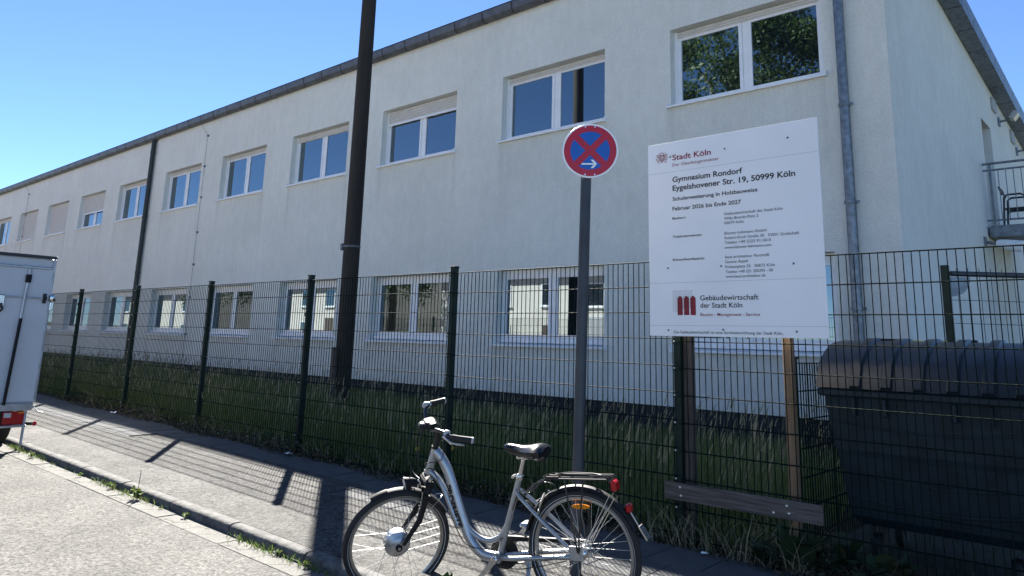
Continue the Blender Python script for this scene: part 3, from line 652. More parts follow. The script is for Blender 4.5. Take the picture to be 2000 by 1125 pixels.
# ------------------------------------------------------------------ waste container behind the fence
wb = thing('waste_container', 'big dark grey wheeled waste container with domed lid behind the fence', 'container', (4.1, .95, -.07))
bxA, bxB, byA, byB = 3.43, 4.80, .40, 1.48
def ring(z, ins, iy): return [(bxA+ins, byA+iy, z), (bxB-ins, byA+iy, z), (bxB-ins, byB-iy, z), (bxA+ins, byB-iy, z)]
body = MB(); lv = [(.16, .19, .20), (.22, .14, .15), (.62, .095, .085), (.66, .085, .072), (.95, .045, .04), (1.02, .04, .035)]
for z, a, b_ in lv: body.v += ring(z, a, b_)
body.f = [(i*4+j, i*4+(j+1) % 4, i*4+4+(j+1) % 4, i*4+4+j) for i in range(len(lv)-1) for j in range(4)]+[(3, 2, 1, 0), tuple(range(len(lv)*4-4, len(lv)*4))]
body.build('body', 'bin', wb)
MB().bbox(bxA, bxB, byA-.01, byB, 1.02, 1.075, .012).build('rim', 'bin', wb)
for z, a, b_ in ((.86, .058, .052), (.52, .108, .098), (.36, .125, .118)):
    n_ = 13; pts = [(bxA+a+.03+(bxB-bxA-2*a-.06)*k/(n_-1), byA+b_-.004, z-.05*math.sin(math.pi*k/(n_-1))) for k in range(n_)]
    MB().tube(pts, .008, 6).build('moulded_rib', 'bin', wb, True)
for x in (3.66, 3.86, 4.28, 4.48): MB().bbox(x, x+.028, byA-.006, byA+.05, .90, 1.018, .005).build('rim_bracket', 'bin', wb)
lid = MB(); n_ = 14; cs = []
for k in range(n_+1):
    t = k/n_; y = byA-.02+(byB-byA+.02)*t; z = 1.085+.335*math.sin(math.pi*min(1, t*.98+.02))**.62 if 0 < t < 1 else 1.08
    cs.append((y, z))
for x in (bxA-.005, bxA+.05, bxB-.05, bxB+.005):
    s = .965 if x in (bxA-.005, bxB+.005) else 1; lid.v += [(x, y, 1.08+(z-1.08)*s) for y, z in cs]
m_ = n_+1
lid.f = [(i*m_+j, i*m_+j+1, (i+1)*m_+j+1, (i+1)*m_+j) for i in range(3) for j in range(n_)]+[tuple(range(m_-1, -1, -1)), tuple(range(3*m_, 4*m_))]
lid = lid.build('lid', 'lid', wb, True)
for x in (3.70, 3.90, 4.10, 4.30, 4.50, 4.68):
    rb = MB(); cc = [(y-.014*(1 if y < .9 else -1), z+.020) for y, z in cs]
    for dx in (-.040, -.028, .028, .040): rb.v += [(x+dx, y, z) if abs(dx) < .035 else (x+dx, cs[i][0], cs[i][1]-.002) for i, (y, z) in enumerate(cc)]
    rb.f = [(i*m_+j, i*m_+j+1, (i+1)*m_+j+1, (i+1)*m_+j) for i in range(3) for j in range(n_)]
    rb.build('lid_rib', 'lid', lid, True)
for x in (3.72, 4.24): MB().bbox(x, x+.12, .95, 1.0, 1.415, 1.437, .005).build('lid_handle', 'bin', lid)
MB().box(3.86, 4.0, 1.02, 1.03, 1.40, 1.428).box(4.04, 4.16, 1.02, 1.03, 1.40, 1.428).build('yellow_label', 'yellow', lid)
for x in (bxA+.28, bxB-.28):
    for y in (byA+.28, byB-.28):
        wz = zp(x, y)+.075; MB().lathe([(.05, -.028), (.085, -.024), (.092, -.012), (.092, .012), (.085, .024), (.05, .028)], (x, y, wz), (1, 0, 0), 18).box(x-.035, x-.03, y-.04, y+.04, wz, .21).box(x+.03, x+.035, y-.04, y+.04, wz, .21).build('castor', 'rubber', wb, True)
MB().tube([(bxA+.02, byA+.3, .96), (bxA-.05, byA+.34, .96), (bxA-.05, byB-.34, .96), (bxA+.02, byB-.3, .96)], .017, 8).build('side_handle', 'bin', wb, True)

# ------------------------------------------------------------------ box trailer at the kerb
TX = -5.1
tr = thing('box_trailer', 'white box trailer parked at the kerb with grey door bars', 'trailer', (-7.0, -3.05, zr(-7)))
ty0, ty1 = -2.0, -4.15
MB().bbox(TX-3.6, TX-.012, ty1, ty0, .36, 2.20, .02).build('box_body', 'trail', tr)
for a, b_ in ((ty0-.012, -3.07), (-3.085, ty1+.012)):
    p = MB().bbox(TX-.012, TX+.012, min(a, b_), max(a, b_), .47, 2.085, .004).build('rear_door', 'trail', tr)
MB().bbox(TX-.02, TX+.035, ty1-.01, ty0+.01, 2.19, 2.225, .006).build('roof_profile', 'blackm', tr)
MB().bbox(TX-.012, TX+.03, ty1, ty0-.03, 2.055, 2.085, .006).build('top_rail', 'alu', tr)
MB().bbox(TX-.012, TX+.022, ty0-.022, ty0+.006, .46, 2.188, .004).build('corner_profile', 'alu', tr)
MB().bbox(TX-.02, TX+.025, ty1, ty0-.03, .365, .455, .006).build('rear_sill', 'alu', tr)
lb = MB().tube([(TX+.035, -2.275, 2.05), (TX+.035, -2.335, .42)], .016, 8).build('locking_bar', 'alu', tr, True)
MB().bbox(TX+.02, TX+.06, -2.31, -2.25, 1.88, 1.98, .008).build('bar_guide', 'blackp', lb)
MB().tube([(TX+.055, -2.30, 1.45), (TX+.055, -2.338, .44)], .018, 8).build('bar_sleeve', 'blackp', lb, True)
hb = MB().tube([(TX+.03, -2.95, 1.705), (TX+.03, -2.0, 1.70)], .010, 8).build('cross_rod', 'alu', tr, True)
for y in (-2.07, -2.9): MB().lathe([(.02, -.02), (.03, -.012), (.03, .012), (.02, .02)], (TX+.03, y, 1.70), (0, 1, 0), 10).bbox(TX+.01, TX+.03, y-.02, y+.02, 1.64, 1.76, .004).build('rod_clamp', 'blackm', hb)
MB().lathe([(.03, -.045), (.042, -.03), (.042, .03), (.03, .045)], (TX+.02, -1.985, 1.71), (0, 0, 1), 12).bbox(TX-.01, TX+.03, -2.0, -1.96, 1.56, 1.66, .006).build('hinge', 'chrome', tr, True)
MB().bbox(TX+.012, TX+.04, -2.60, -2.49, 1.56, 1.72, .01).build('latch_plate', 'chrome', tr); MB().tube([(TX+.05, -2.53, 1.62), (TX+.06, -2.51, 1.55), (TX+.05, -2.53, 1.52)], .013, 7).build('latch_handle', 'blackm', tr)
for a in (-2.19, -3.97):
    lc = MB().bbox(TX-.03, TX+.01, a-.125, a+.105, .205, .358, .01).build('light_cluster', 'redl', tr)
    MB().add([(TX+.013, a-.02, .22), (TX+.013, a+.09, .22), (TX+.013, a+.035, .33)], [(0, 1, 2)]).build('triangle_reflector', 'redl', lc)
    MB().bbox(TX+.010, TX+.014, a-.115, a-.04, .29, .345, .002).build('reversing_lens', 'clear', lc); MB().bbox(TX+.010, TX+.014, a+.03, a+.10, .335, .352, .001).build('indicator_lens', 'orange', lc)
MB().bbox(TX-.02, TX+.045, ty1+.1, -2.065, .178, .203, .005).build('light_guard_bar', 'alu', tr)
MB().box(TX-3.5, TX-.03, ty1+.25, ty1+.33, .18, .36).box(TX-3.5, TX-.03, ty0-.33, ty0-.25, .18, .36).box(TX-.5, TX-.4, ty1+.33, ty0-.33, .2, .36).build('chassis', 'blackm', tr)
for y in (-2.08, -4.07):
    lg = MB().tube([(TX+.0, y, .36), (TX+.03, y-.012, zr(TX)+.012)], .017, 4).build('prop_leg', 'alu', tr); MB().bbox(TX-.02, TX+.08, y-.06, y+.04, zr(TX)+.001, zr(TX)+.013, .003).build('foot_plate', 'alu', lg)
ml = MB().tube([(TX-.05, -2.09, .21), (TX, -1.99, .208)], .02, 8).build('marker_arm', 'rubber', tr); MB().lathe([(.02, 0), (.026, .006), (.026, .03), (.016, .04)], (TX, -1.985, .208), (.5, .86, 0), 12).build('marker_lens', 'redl', ml, True)
MB().tube([(TX, -2.0, .40), (TX+.03, -1.96, .35), (TX+.02, -1.90, .335)], .007, 5).build('tie_hook', 'alu', tr)
for y in (ty0-.18, ty1+.18):
    wh = MB().lathe([(.16, -.075), (.27, -.08), (.30, -.05), (.305, 0), (.30, .05), (.27, .08), (.16, .075)], (TX-.62, y, zr(TX-.6)+.302), (0, 1, 0), 28).build('tyre', 'rubber', tr, True)
    MB().lathe([(.05, -.06), (.155, -.05), (.165, -.08), (.165, .08), (.155, .05), (.05, .06)], (TX-.62, y, zr(TX-.6)+.302), (0, 1, 0), 20).build('wheel_rim', 'alu', wh, True)
MB().tube([(TX-3.5, -3.07, .27), (TX-4.6, -3.07, .27)], .04, 6).build('drawbar', 'alu', tr)
MB().lathe([(.0, -.03), (.10, -.03), (.10, .03), (0.0, .03)], (TX-4.45, -3.07, zr(TX-4.4)+.10), (0, 1, 0), 16).tube([(TX-4.45, -3.07, zr(TX-4.4)+.1), (TX-4.45, -3.07, .3)], .025, 8).build('jockey_wheel', 'rubber', tr)
# ------------------------------------------------------------------ bicycle leaning on its stand, front wheel off the kerb
CP = Vector((5.474, -5.2427, 1.33)); RH, FH = CP+(Vector((2.92, -1.73, .243))-CP)*1.03, CP+(Vector((1.82, -2.10, .155))-CP)*1.047+Vector((0, 0, .022))
ex = (FH-RH); BL = ex.length; ex.normalize(); upv = Vector((0, 0, 1)); lf = upv.cross(ex).normalized()
ez = (upv-ex*upv.dot(ex)).normalized(); ez = (ez*math.cos(R(4))+lf*math.sin(R(4))).normalized(); ey = ez.cross(ex)
bk = bpy.data.objects.new('bicycle', None); COL.objects.link(bk); WL[bk.name] = (0, 0, 0)
tag(bk, 'silver step-through city bicycle on its stand in front of the sign post', 'bicycle')
mm = Matrix.Identity(4)
for i in range(3): mm[i][0] = ex[i]; mm[i][1] = ey[i]; mm[i][2] = ez[i]
mm.translation = RH
for i in range(3):
    for j in range(3): mm[i][j] *= 1.03
BL /= 1.03
bk.matrix_world = mm
def q3(pts, y=0): return [(a, y, b) for a, b in pts]
def smooth(pts, n=6):
    P = [Vector(p) for p in pts]; out = []
    for i in range(len(P)-1):
        p0 = P[max(i-1, 0)]; p1 = P[i]; p2 = P[i+1]; p3 = P[min(i+2, len(P)-1)]
        for k in range(n):
            t = k/n; out.append(.5*((2*p1)+(p2-p0)*t+(2*p0-5*p1+4*p2-p3)*t*t+(3*p1-p0-3*p2+p3)*t**3))
    return out+[P[-1]]
WRD = .338
def wheel(name, cx, hubprof, nsp, par, fn=None, hubmat='chrome', roff=0):
    f = fn or (lambda p: p)
    ty = MB().tube([(cx+.300*math.cos(t), 0, .300*math.sin(t)) for t in [2*math.pi*k/64 for k in range(64)]], .022, 10, closed=True).map(f).build(name, 'rubber', par, True)
    rm = MB(); pr_ = [(.282, -.012), (.282, .012), (.272, .013), (.265, .007), (.265, -.007), (.272, -.013)]
    for k in range(64):
        t = 2*math.pi*k/64; rm.v += [(cx+r_*math.cos(t), y, r_*math.sin(t)) for r_, y in pr_]
    n6 = len(pr_); rm.f = [(k*n6+j, k*n6+(j+1) % n6, ((k+1) % 64)*n6+(j+1) % n6, ((k+1) % 64)*n6+j) for k in range(64) for j in range(n6)]
    rm.map(f).build('rim', 'rim', ty, True)
    rs = MB()   # reflective stripe on the tyre wall
    for k in range(64):
        t = 2*math.pi*k/64; rs.v += [(cx+r_*math.cos(t), y, r_*math.sin(t)) for r_, y in ((.290, .0195), (.293, .0212))]
    rs.f = [(k*2, k*2+1, ((k+1) % 64)*2+1, ((k+1) % 64)*2) for k in range(64)]
    rs.map(f).build('tyre_stripe', 'seam', ty, True)
    MB().lathe(hubprof, (cx, 0, 0), (0, 1, 0), 28).map(f).build('hub', hubmat, ty, True)
    sp_ = MB(); hr = max(r_ for r_, _ in hubprof)*.93; hy = .026
    for k in range(nsp):
        t = 2*math.pi*(k+.5)/nsp; s = 1 if k % 2 else -1; dt = (1 if (k//2) % 2 else -1)*(1.15 if hr < .05 else .5)
        sp_.tube([(cx+hr*math.cos(t+dt), s*hy, hr*math.sin(t+dt)), (cx+.268*math.cos(t), s*.002, .268*math.sin(t))], .0013, 4, False)
    sp_.map(f).build('spokes', 'spoke', ty, kind='stuff')
    return ty
hub_r = [(.006, -.075), (.012, -.07), (.012, -.045), (.030, -.042), (.033, -.03), (.028, -.02), (.028, .02), (.034, .03), (.034, .04), (.026, .05), (.012, .055), (.007, .075)]
rw = wheel('rear_wheel', 0, hub_r, 36, bk)
orr = MB(); n_ = 20
orr.poly([(-.008+.052*math.cos(2*math.pi*k/n_), .014, .232+.0125*math.sin(2*math.pi*k/n_)) for k in range(n_)]); orr.poly([(-.008+.052*math.cos(-2*math.pi*k/n_), .006, .232+.0125*math.sin(-2*math.pi*k/n_)) for k in range(n_)])
orr.add([(-.008+.052*math.cos(2*math.pi*k/n_), y, .232+.0125*math.sin(2*math.pi*k/n_)) for y in (.014, .006) for k in range(n_)], [(k, (k+1) % n_, n_+(k+1) % n_, n_+k) for k in range(n_)])
orr.build('wheel_reflector', 'orange', bk)
o2 = MB(); o2.v = [(x*.94+z*.34-.06, y, -.232+(z-.232)*.94-x*.34*.3) for x, y, z in orr.v]; o2.f = orr.f; o2.build('wheel_reflector', 'orange', bk)
# frame
dt = smooth(q3([(.897, .505), (.868, .478), (.822, .402), (.775, .252), (.731, .113), (.690, .022), (.615, -.050), (.505, -.066)]), 6)
fr = MB().tube(dt, [.030]*(len(dt)-8)+[.030]*8, 16, flat=.86)
fr.tube(smooth(q3([(.946, .392), (.893, .352), (.850, .29), (.808, .19), (.762, .09)])), .019, 12)
fr.tube(smooth(q3([(.715, .105), (.683, .066), (.621, .032), (.557, .024), (.491, .054), (.45, .11), (.424, .165)])), .016, 12)
fr.tube(q3([(.898, .522), (.957, .377)]), .023, 16)
fr.tube(q3([(.508, -.055), (.351, .372)]), .0175, 14)
fr.tube([(.506, -.04, -.055), (.506, .04, -.055)], .028, 16)
for s in (-1, 1):
    fr.tube(smooth([(.372, s*.014, .305), (.33, s*.04, .265), (.20, s*.058, .155), (.062, s*.062, .036)], 4), .0105, 10)
    fr.tube(smooth([(.49, s*.02, -.056), (.42, s*.045, -.05), (.25, s*.056, -.032), (.05, s*.062, -.012)], 4), .0125, 10)
    fr.bbox(-.022, .062, s*.062-.004, s*.062+.004, -.03, .045, .003)
fr = fr.build('frame', 'silver', bk, True)
tdir = Vector((.740-.806, 0, .105-.322)); tl = tdir.length; tdir.normalize(); tper = Vector((-.957, 0, .29)).normalized()
def tfn(u, v):
    t = u/tl; c = Vector((.800, 0, .322)).lerp(Vector((.7325, 0, .105)), t)+Vector((.004*math.sin(math.pi*t), 0, 0)); d = v
    return tuple(c+tper*d+Vector((0, math.sqrt(max(.0302**2-d*d, 1e-6))+.0012, 0)))
text('PROPHETE', 0, -.024, tl*1.06, .033, 'ink', fr, .045, fn=tfn)
def cfn(u, v):
    a = Vector((.20, .0565+.0125, -.034))+Vector((-1, .03, .13)).normalized()*u+Vector((0, 0, 1))*v; return tuple(a+Vector((0, .001, 0)))
text('COMFORT', 0, 0, .09, .008, 'ink', fr, .02, fn=cfn)
MB().tube(q3([(.351, .372), (.316, .476)]), .0135, 12).build('seat_post', 'chrome', bk, True)
MB().lathe([(.021, -.012), (.022, -.01), (.022, .012), (.021, .014)], (.352, 0, .372), (-.35, 0, .937), 14).tube([(.385, -.018, .376), (.385, .022, .376)], .009, 8).build('seat_clamp', 'chrome', bk, True)
MB().bbox(.285, .35, -.016, .016, .468, .492, .006).tube([(.345, -.02, .482), (.345, .02, .482)], .010, 8).build('saddle_clamp', 'chrome', bk, True)
# saddle: lofted sections from nose to tail
sd = MB(); secs = [(.436, .010, .548, .018), (.428, .022, .552, .034), (.40, .028, .556, .046), (.36, .034, .552, .052), (.32, .046, .546, .056), (.28, .072, .547, .062), (.24, .096, .554, .070), (.21, .104, .556, .074), (.185, .094, .551, .066), (.172, .06, .540, .046)]
for x, w2, zt, th in secs:
    for k in range(14):
        a = 2*math.pi*k/14; cz_ = math.sin(a); sd.v.append((x, w2*math.copysign(abs(math.cos(a))**.75, math.cos(a)), zt-th*.45+(th*.45*cz_ if cz_ > 0 else th*.75*cz_)-(.010*abs(math.cos(a)) if cz_ > 0 else 0)))
sd.f = [(i*14+k, i*14+(k+1) % 14, i*14+14+(k+1) % 14, i*14+14+k) for i in range(len(secs)-1) for k in range(14)]+[tuple(range(14)), tuple(range(len(sd.v)-1, len(sd.v)-15, -1))]
sdo = sd.build('saddle', 'leather', bk, True)
MB().tube([(.40, 0, .515), (.34, .022, .488), (.26, .024, .488), (.21, .045, .50)], .0035, 6).tube([(.40, 0, .515), (.34, -.022, .488), (.26, -.024, .488), (.21, -.045, .50)], .0035, 6).build('saddle_rails', 'blackm', sdo, True)
MB().bbox(.195, .245, -.05, .05, .465, .50, .01).build('saddle_springs', 'blackm', sdo)
# rear mudguard, rack, lights
def guard(cx, a0, a1, rr, w2, n=26, fn=None):
    b = MB(); f = fn or (lambda p: p)
    for k in range(n+1):
        t = R(a0+(a1-a0)*k/n); c, s = math.cos(t), math.sin(t)
        for y, dr in ((-w2, -.016), (-w2*.7, -.003), (0, .003), (w2*.7, -.003), (w2, -.016), (w2*.95, -.018), (0, .0), (-w2*.95, -.018)): b.v.append((cx+(rr+dr)*c, y, (rr+dr)*s))
    b.f = [(k*8+j, k*8+(j+1) % 8, k*8+8+(j+1) % 8, k*8+8+j) for k in range(n) for j in range(8)]+[tuple(range(8)), tuple(range(n*8+7, n*8-1, -1))]
    return b.map(f)
rg = guard(0, 15, 158, .342, .028).build('rear_mudguard', 'blackp', bk, True)
fl = MB(); fl.hexa([(-.325, -.028, .15), (-.325, .028, .15), (-.365, .032, .085), (-.365, -.032, .085), (-.332, -.028, .152), (-.332, .028, .152), (-.372, .032, .088), (-.372, -.032, .088)]); fl.build('mud_flap', 'chrome', rg)
for s in (-1, 1): MB().tube([(-.01, s*.068, .01), (-.185, s*.034, .30)], .0022, 5).tube([(-.015, s*.068, .005), (-.21, s*.034, .285)], .0022, 5).build('mudguard_stay', 'steel', rg)
rk = MB(); RZ = .386
for y in (-.062, -.022, .022, .062): rk.tube([(.185-abs(y)*.4, y, RZ-.004), (-.185, y, RZ), (-.205, y*.7, RZ-.012)], .0045, 6)
for x in (.15, .04, -.07, -.17): rk.tube([(x, -.064, RZ-.006), (x, .064, RZ-.006)], .004, 6)
rk.tube([(.16, .062, RZ), (.19, .03, RZ-.002), (.19, -.03, RZ-.002), (.16, -.062, RZ)], .0045, 6)
rko = rk.build('luggage_rack', 'blackm', bk, True)
for s in (-1, 1):
    MB().tube([(.055, s*.062, RZ-.006), (.022, s*.074, .16), (.004, s*.074, .015)], .0048, 6).tube([(-.055, s*.062, RZ-.006), (-.02, s*.074, .16), (-.002, s*.074, .015)], .0048, 6).build('rack_leg', 'blackm', rko, True)
    MB().tube([(.15, s*.05, RZ-.01), (.25, s*.05, .345), (.335, s*.02, .27)], .0042, 6).build('rack_strut', 'blackm', rko, True)
MB().tube(smooth([(.02, .02, RZ+.004), (.06, .03, RZ+.012), (.12, .0, RZ+.008), (.06, -.03, RZ+.012), (-.08, -.03, RZ+.01), (-.14, 0, RZ+.006), (-.08, .03, RZ+.01)], 4), .0032, 5).build('spring_clip', 'blackm', rko, True)
MB().bbox(-.225, -.193, -.035, .035, .318, .372, .008).build('tail_light', 'redl', bk)
MB().bbox(-.193, -.185, -.03, .03, .325, .372, .003).build('tail_light_base', 'blackp', bk)
MB().bbox(-.292, -.262, -.024, .024, .212, .258, .008).build('rear_reflector', 'redl', bk); MB().tube([(-.27, 0, .235), (-.345+.02, 0, .14)], .004, 5).build('reflector_wire', 'steel', bk)
# drivetrain
cg = MB(); cg.lathe([(.075, -.008), (.086, -.006), (.086, .006), (.075, .008)], (.506, -.058, -.055), (0, 1, 0), 28)
cg.hexa([(.02, -.068, .028), (.50, -.068, .012), (.50, -.046, .012), (.02, -.046, .028), (.02, -.068, .044), (.50, -.068, .040), (.50, -.046, .040), (.02, -.046, .044)]); cg.build('chain_guard', 'blackp', bk)
MB().tube([(.50, -.055, -.115), (.02, -.055, -.04)], .005, 5).build('chain', 'blackm', bk)
ck = MB().hexa([(.494, .062, -.066), (.516, .062, -.046), (.640, .078, -.178), (.624, .078, -.192), (.494, .078, -.066), (.516, .078, -.046), (.640, .092, -.178), (.624, .092, -.192)]).lathe([(.018, 0), (.02, .004), (.02, .018), (.014, .022)], (.506, .060, -.056), (0, 1, 0), 16).build('left_crank', 'chrome', bk, True)
MB().bbox(.585, .68, .098, .185, -.198, -.172, .008).build('pedal', 'blackp', ck)
MB().hexa([(.496, -.09, -.066), (.518, -.09, -.046), (.388, -.105, .085), (.374, -.105, .07), (.496, -.075, -.066), (.518, -.075, -.046), (.388, -.09, .085), (.374, -.09, .07)]).bbox(.335, .43, -.20, -.11, .066, .092, .008).build('right_crank', 'chrome', bk)
MB().bbox(.30, .345, -.012, .03, -.085, -.045, .006).tube([(.32, .02, -.075), (.305, .09, -.19), (.292, .155, -.318)], [.013, .010, .009], 8).build('kickstand', 'alu', bk, True)
# fork, front wheel and bars turn to the left about the steering axis
SA = Vector((.957, 0, .377)); sd_ = Vector((-.379, 0, .925)).normalized(); SR = Matrix.Rotation(R(48), 3, sd_)
def st(p): return SA+SR @ (Vector(p)-SA)
FX = BL-.02
motor = [(.008, -.075), (.012, -.06), (.03, -.052), (.052, -.046), (.060, -.038), (.074, -.034), (.077, -.028), (.077, .022), (.072, .027), (.058, .032), (.050, .042), (.03, .05), (.012, .055), (.008, .075)]
fw = wheel('front_wheel', FX, motor, 36, bk, st, 'alu')
fk = MB()
for s in (-1, 1):
    fk.tube([(.988, s*.056, .275), (1.05, s*.057, .13), (FX-.028, s*.060, .01)], [.0195, .018, .013], 12); fk.tube([(.962, s*.052, .352), (.984, s*.056, .285)], .020, 12)
    fk.lathe([(.016, -.008), (.02, -.006), (.02, .006), (.016, .008)], (FX, s*.064, 0), (0, 1, 0), 14)
fk.bbox(.945, .995, -.075, .075, .325, .358, .012); fk.map(st).build('fork', 'blackp', bk, True)
for s in (-1, 1): MB().tube([(.955, s*.054, .372), (.979, s*.056, .30)], .0145, 12).map(st).build('fork_stanchion', 'chrome', bk, True)
fl = MB(); fl.bbox(-.008, .008, -.0125, .0125, -.03, .03, .003)
fg = guard(FX, 84, 160, .336, .027, 20, st).build('front_mudguard', 'blackp', bk, True)
b = guard(FX, 68, 86, .342, .024, 6, st); b.build('mudguard_nose', 'blackp', fg, True)
for s in (-1, 1): MB().tube(smooth([(FX-.0, s*.066, .01), (FX-.20, s*.042, .165), (FX-.275, s*.034, .215), (FX-.298, s*.0, .222)], 4), .0022, 5).map(st).build('mudguard_stay', 'steel', fg)
MB().tube([(FX-.335, 0, .10), (FX-.355, 0, .045)], .028, 8, flat=.15).map(st).build('mud_flap', 'blackp', fg)
# brake calliper
MB().tube([(1.01, .05, .30), (1.03, .058, .22), (1.035, .022, .205)], .007, 6).tube([(1.01, -.05, .30), (1.03, -.058, .22), (1.035, -.022, .205)], .007, 6).tube(smooth([(1.015, .05, .325), (1.02, 0, .35), (1.015, -.05, .325)]), .004, 5).map(st).build('brake_arms', 'chrome', bk, True)
hl = MB().lathe([(.010, -.05), (.022, -.035), (.034, 0), (.040, .012), (.040, .018)], (1.085, 0, .350), (1, 0, -.08), 20).map(st).build('headlamp', 'blackp', bk, True)
MB().lathe([(.037, .0185), (.03, .024), (.001, .027)], (1.085, 0, .350), (1, 0, -.08), 20).map(st).build('lens', 'clear', hl, True)
MB().tube([(.985, 0, .345), (1.02, 0, .33), (1.06, 0, .345)], .006, 6).map(st).build('lamp_bracket', 'blackm', hl)
MB().tube([(.899, 0, .52), (.876, 0, .595), (.872, 0, .625), (.895, 0, .655), (.915, 0, .662)], [.019, .0165, .0165, .017, .018], 12).lathe([(.026, -.006), (.026, .006)], (.898, 0, .527), (-.379, 0, .925), 14).map(st).build('stem', 'blackm', bk, True)
hb_ = []
for s in (-1, 1):
    hb_.append([(.915, s*.0, .662), (.918, s*.045, .664), (.915, s*.09, .682), (.905, s*.15, .700), (.875, s*.21, .702), (.855, s*.255, .694), (.765, s*.300, .672)])
hbar = MB().tube(smooth(list(reversed(hb_[0]))+hb_[1][1:], 4), .0115, 10).map(st).build('handlebar', 'blackm', bk, True)
for s in (-1, 1):
    MB().tube([(.85, s*.258, .692), (.815, s*.275, .684), (.752, s*.306, .670)], [.0165, .0155, .0185], 12).map(st).build('grip', 'rubber', hbar, True)
    MB().lathe([(.017, 0), (.0185, .003), (.0185, .010), (.012, .014)], (.753, s*.3055, .670), (-.9, s*.38, -.19), 12).map(st).build('grip_end', 'lampgrey', hbar, True)
    MB().tube([(.872, s*.215, .700), (.89, s*.225, .69), (.865, s*.270, .667), (.795, s*.308, .652)], [.010, .0105, .0065, .0055], 8).map(st).build('brake_lever', 'chrome', hbar, True)
    MB().lathe([(.016, -.014), (.019, -.01), (.019, .01), (.016, .014)], (.868, s*.217, .702), (-.6, s*.75, -.05), 12).map(st).build('lever_clamp', 'chrome' if s < 0 else 'lampgrey', hbar, True)
MB().lathe([(.004, -.012), (.022, -.010), (.024, 0), (.018, .010), (.006, .015)], (.895, -.19, .722), (.5, -.3, .8), 16).map(st).build('bell', 'lampgrey', hbar, True)
MB().bbox(.88, .955, -.045, .045, .676, .706, .010).bbox(.935, .985, -.03, .03, .655, .70, .010).map(st).build('display_unit', 'rubber', hbar)
MB().bbox(.89, .935, .05, .09, .69, .715, .006).map(st).build('shift_unit', 'blackp', hbar)
for pts in ([(1.06, -.24, .735), (1.14, -.17, .64), (1.165, -.10, .52), (1.10, -.04, .39), (1.02, .0, .345)], [(.86, .02, .69), (.78, .10, .60), (.83, .05, .47), (.955, .028, .44), (.965, -.01, .42), (.90, -.025, .41)], [(.93, .03, .68), (.99, .04, .55), (.985, .05, .42), (.965, .03, .35)],
            [(.955, .026, .405), (.90, .032, .40), (.83, .036, .25), (.765, .036, .10), (.70, .036, .005), (.60, .03, -.015), (.53, .025, .0), (.47, .02, .05)], [(.506, .03, -.09), (.40, .035, -.105), (.25, .06, -.075), (.07, .066, -.03)],
            [(.40, .02, .20), (.34, .03, .30), (.26, .05, .31), (.20, .03, .355), (.13, .03, .345), (.12, .045, .31)], [(.38, -.01, .25), (.30, .02, .25), (.24, .055, .22), (.225, .04, .25)]):
    MB().tube(smooth(pts, 5), .0026, 6).build('cable', 'blackm', bk, True)
MB().tube([(.19, .03, .30), (.22, .045, .23), (.235, .03, .19)], .007, 6).tube([(.19, -.03, .30), (.22, -.045, .23), (.235, -.03, .19)], .007, 6).tube([(.245, .03, .255), (.245, -.03, .255)], .005, 6).build('rear_brake', 'chrome', bk, True)
MB().tube([(.025, .05, -.012), (.11, .06, -.018)], .014, 10).build('torque_sleeve', 'alu', bk, True)
# ------------------------------------------------------------------ vegetation
def scatter(n, x0, x1, y0, y1, py=1.):
    x = rng.uniform(x0, x1, n); y = y0+(y1-y0)*rng.random(n)**py; z = np.array([zp(a, b) for a, b in zip(x, y)])-.02
    return np.stack([x, y, z], 1)
def clump(p, sx=.9): return .5+.5*np.sin(p[:, 0]*2.1*sx+1.3*np.sin(p[:, 1]*1.7))*np.cos(p[:, 1]*2.3-.6*p[:, 0])
P1 = scatter(34000, -9, 3.15, .08, 5.35, 1.9); P2 = scatter(20000, -24, -8, .08, 5.3, 1.6)
P = np.concatenate([P1, P2]); keep = np.hypot(P[:, 0]+5.1, P[:, 1]-2.5) > .19; P = P[keep]; c = clump(P)
H = rng.uniform(.32, .62, len(P))*(.75+.4*c); H *= np.clip((P[:, 1]+.15)*2.2, .45, 1)*np.clip(1.15-.17*np.maximum(P[:, 1]-1.2, 0), .45, 1)
rv = np.clip(rng.beta(1.6, 2.6, len(P))+.18*(c-.5), 0, 1)
g1 = blades(P, H, rng.uniform(.004, .009, len(P)), rng.uniform(.1, .75, len(P)), .7, rv)
stuff('tall_grass', [g1], 'grass', 'tall unmown green grass between the fence and the building', 'grass')
Ps = scatter(3600, -18, 3.15, .10, 4.2, 1.9); hs = rng.uniform(.40, .84, len(Ps)); hs *= np.where(Ps[:, 0] > .3, 1.08, .92)
yaw = rng.uniform(-.9, .9, len(Ps)); ln = rng.uniform(.1, .45, len(Ps))
s1 = blades(Ps, hs, np.full(len(Ps), .0032), ln, .6, None, yaw)
d = np.stack([np.cos(yaw), np.sin(yaw), np.zeros(len(Ps))], 1); tip = Ps+d*(ln*hs*.80)[:, None]; tip[:, 2] += hs*(.86-.2*ln)
sp1 = blades(tip, hs*.20, rng.uniform(.010, .017, len(Ps)), ln*1.3, .5, None, yaw)
stuff('grass_seed_heads', [s1, sp1], 'straw', 'pale dry seed heads standing above the tall grass', 'grass')
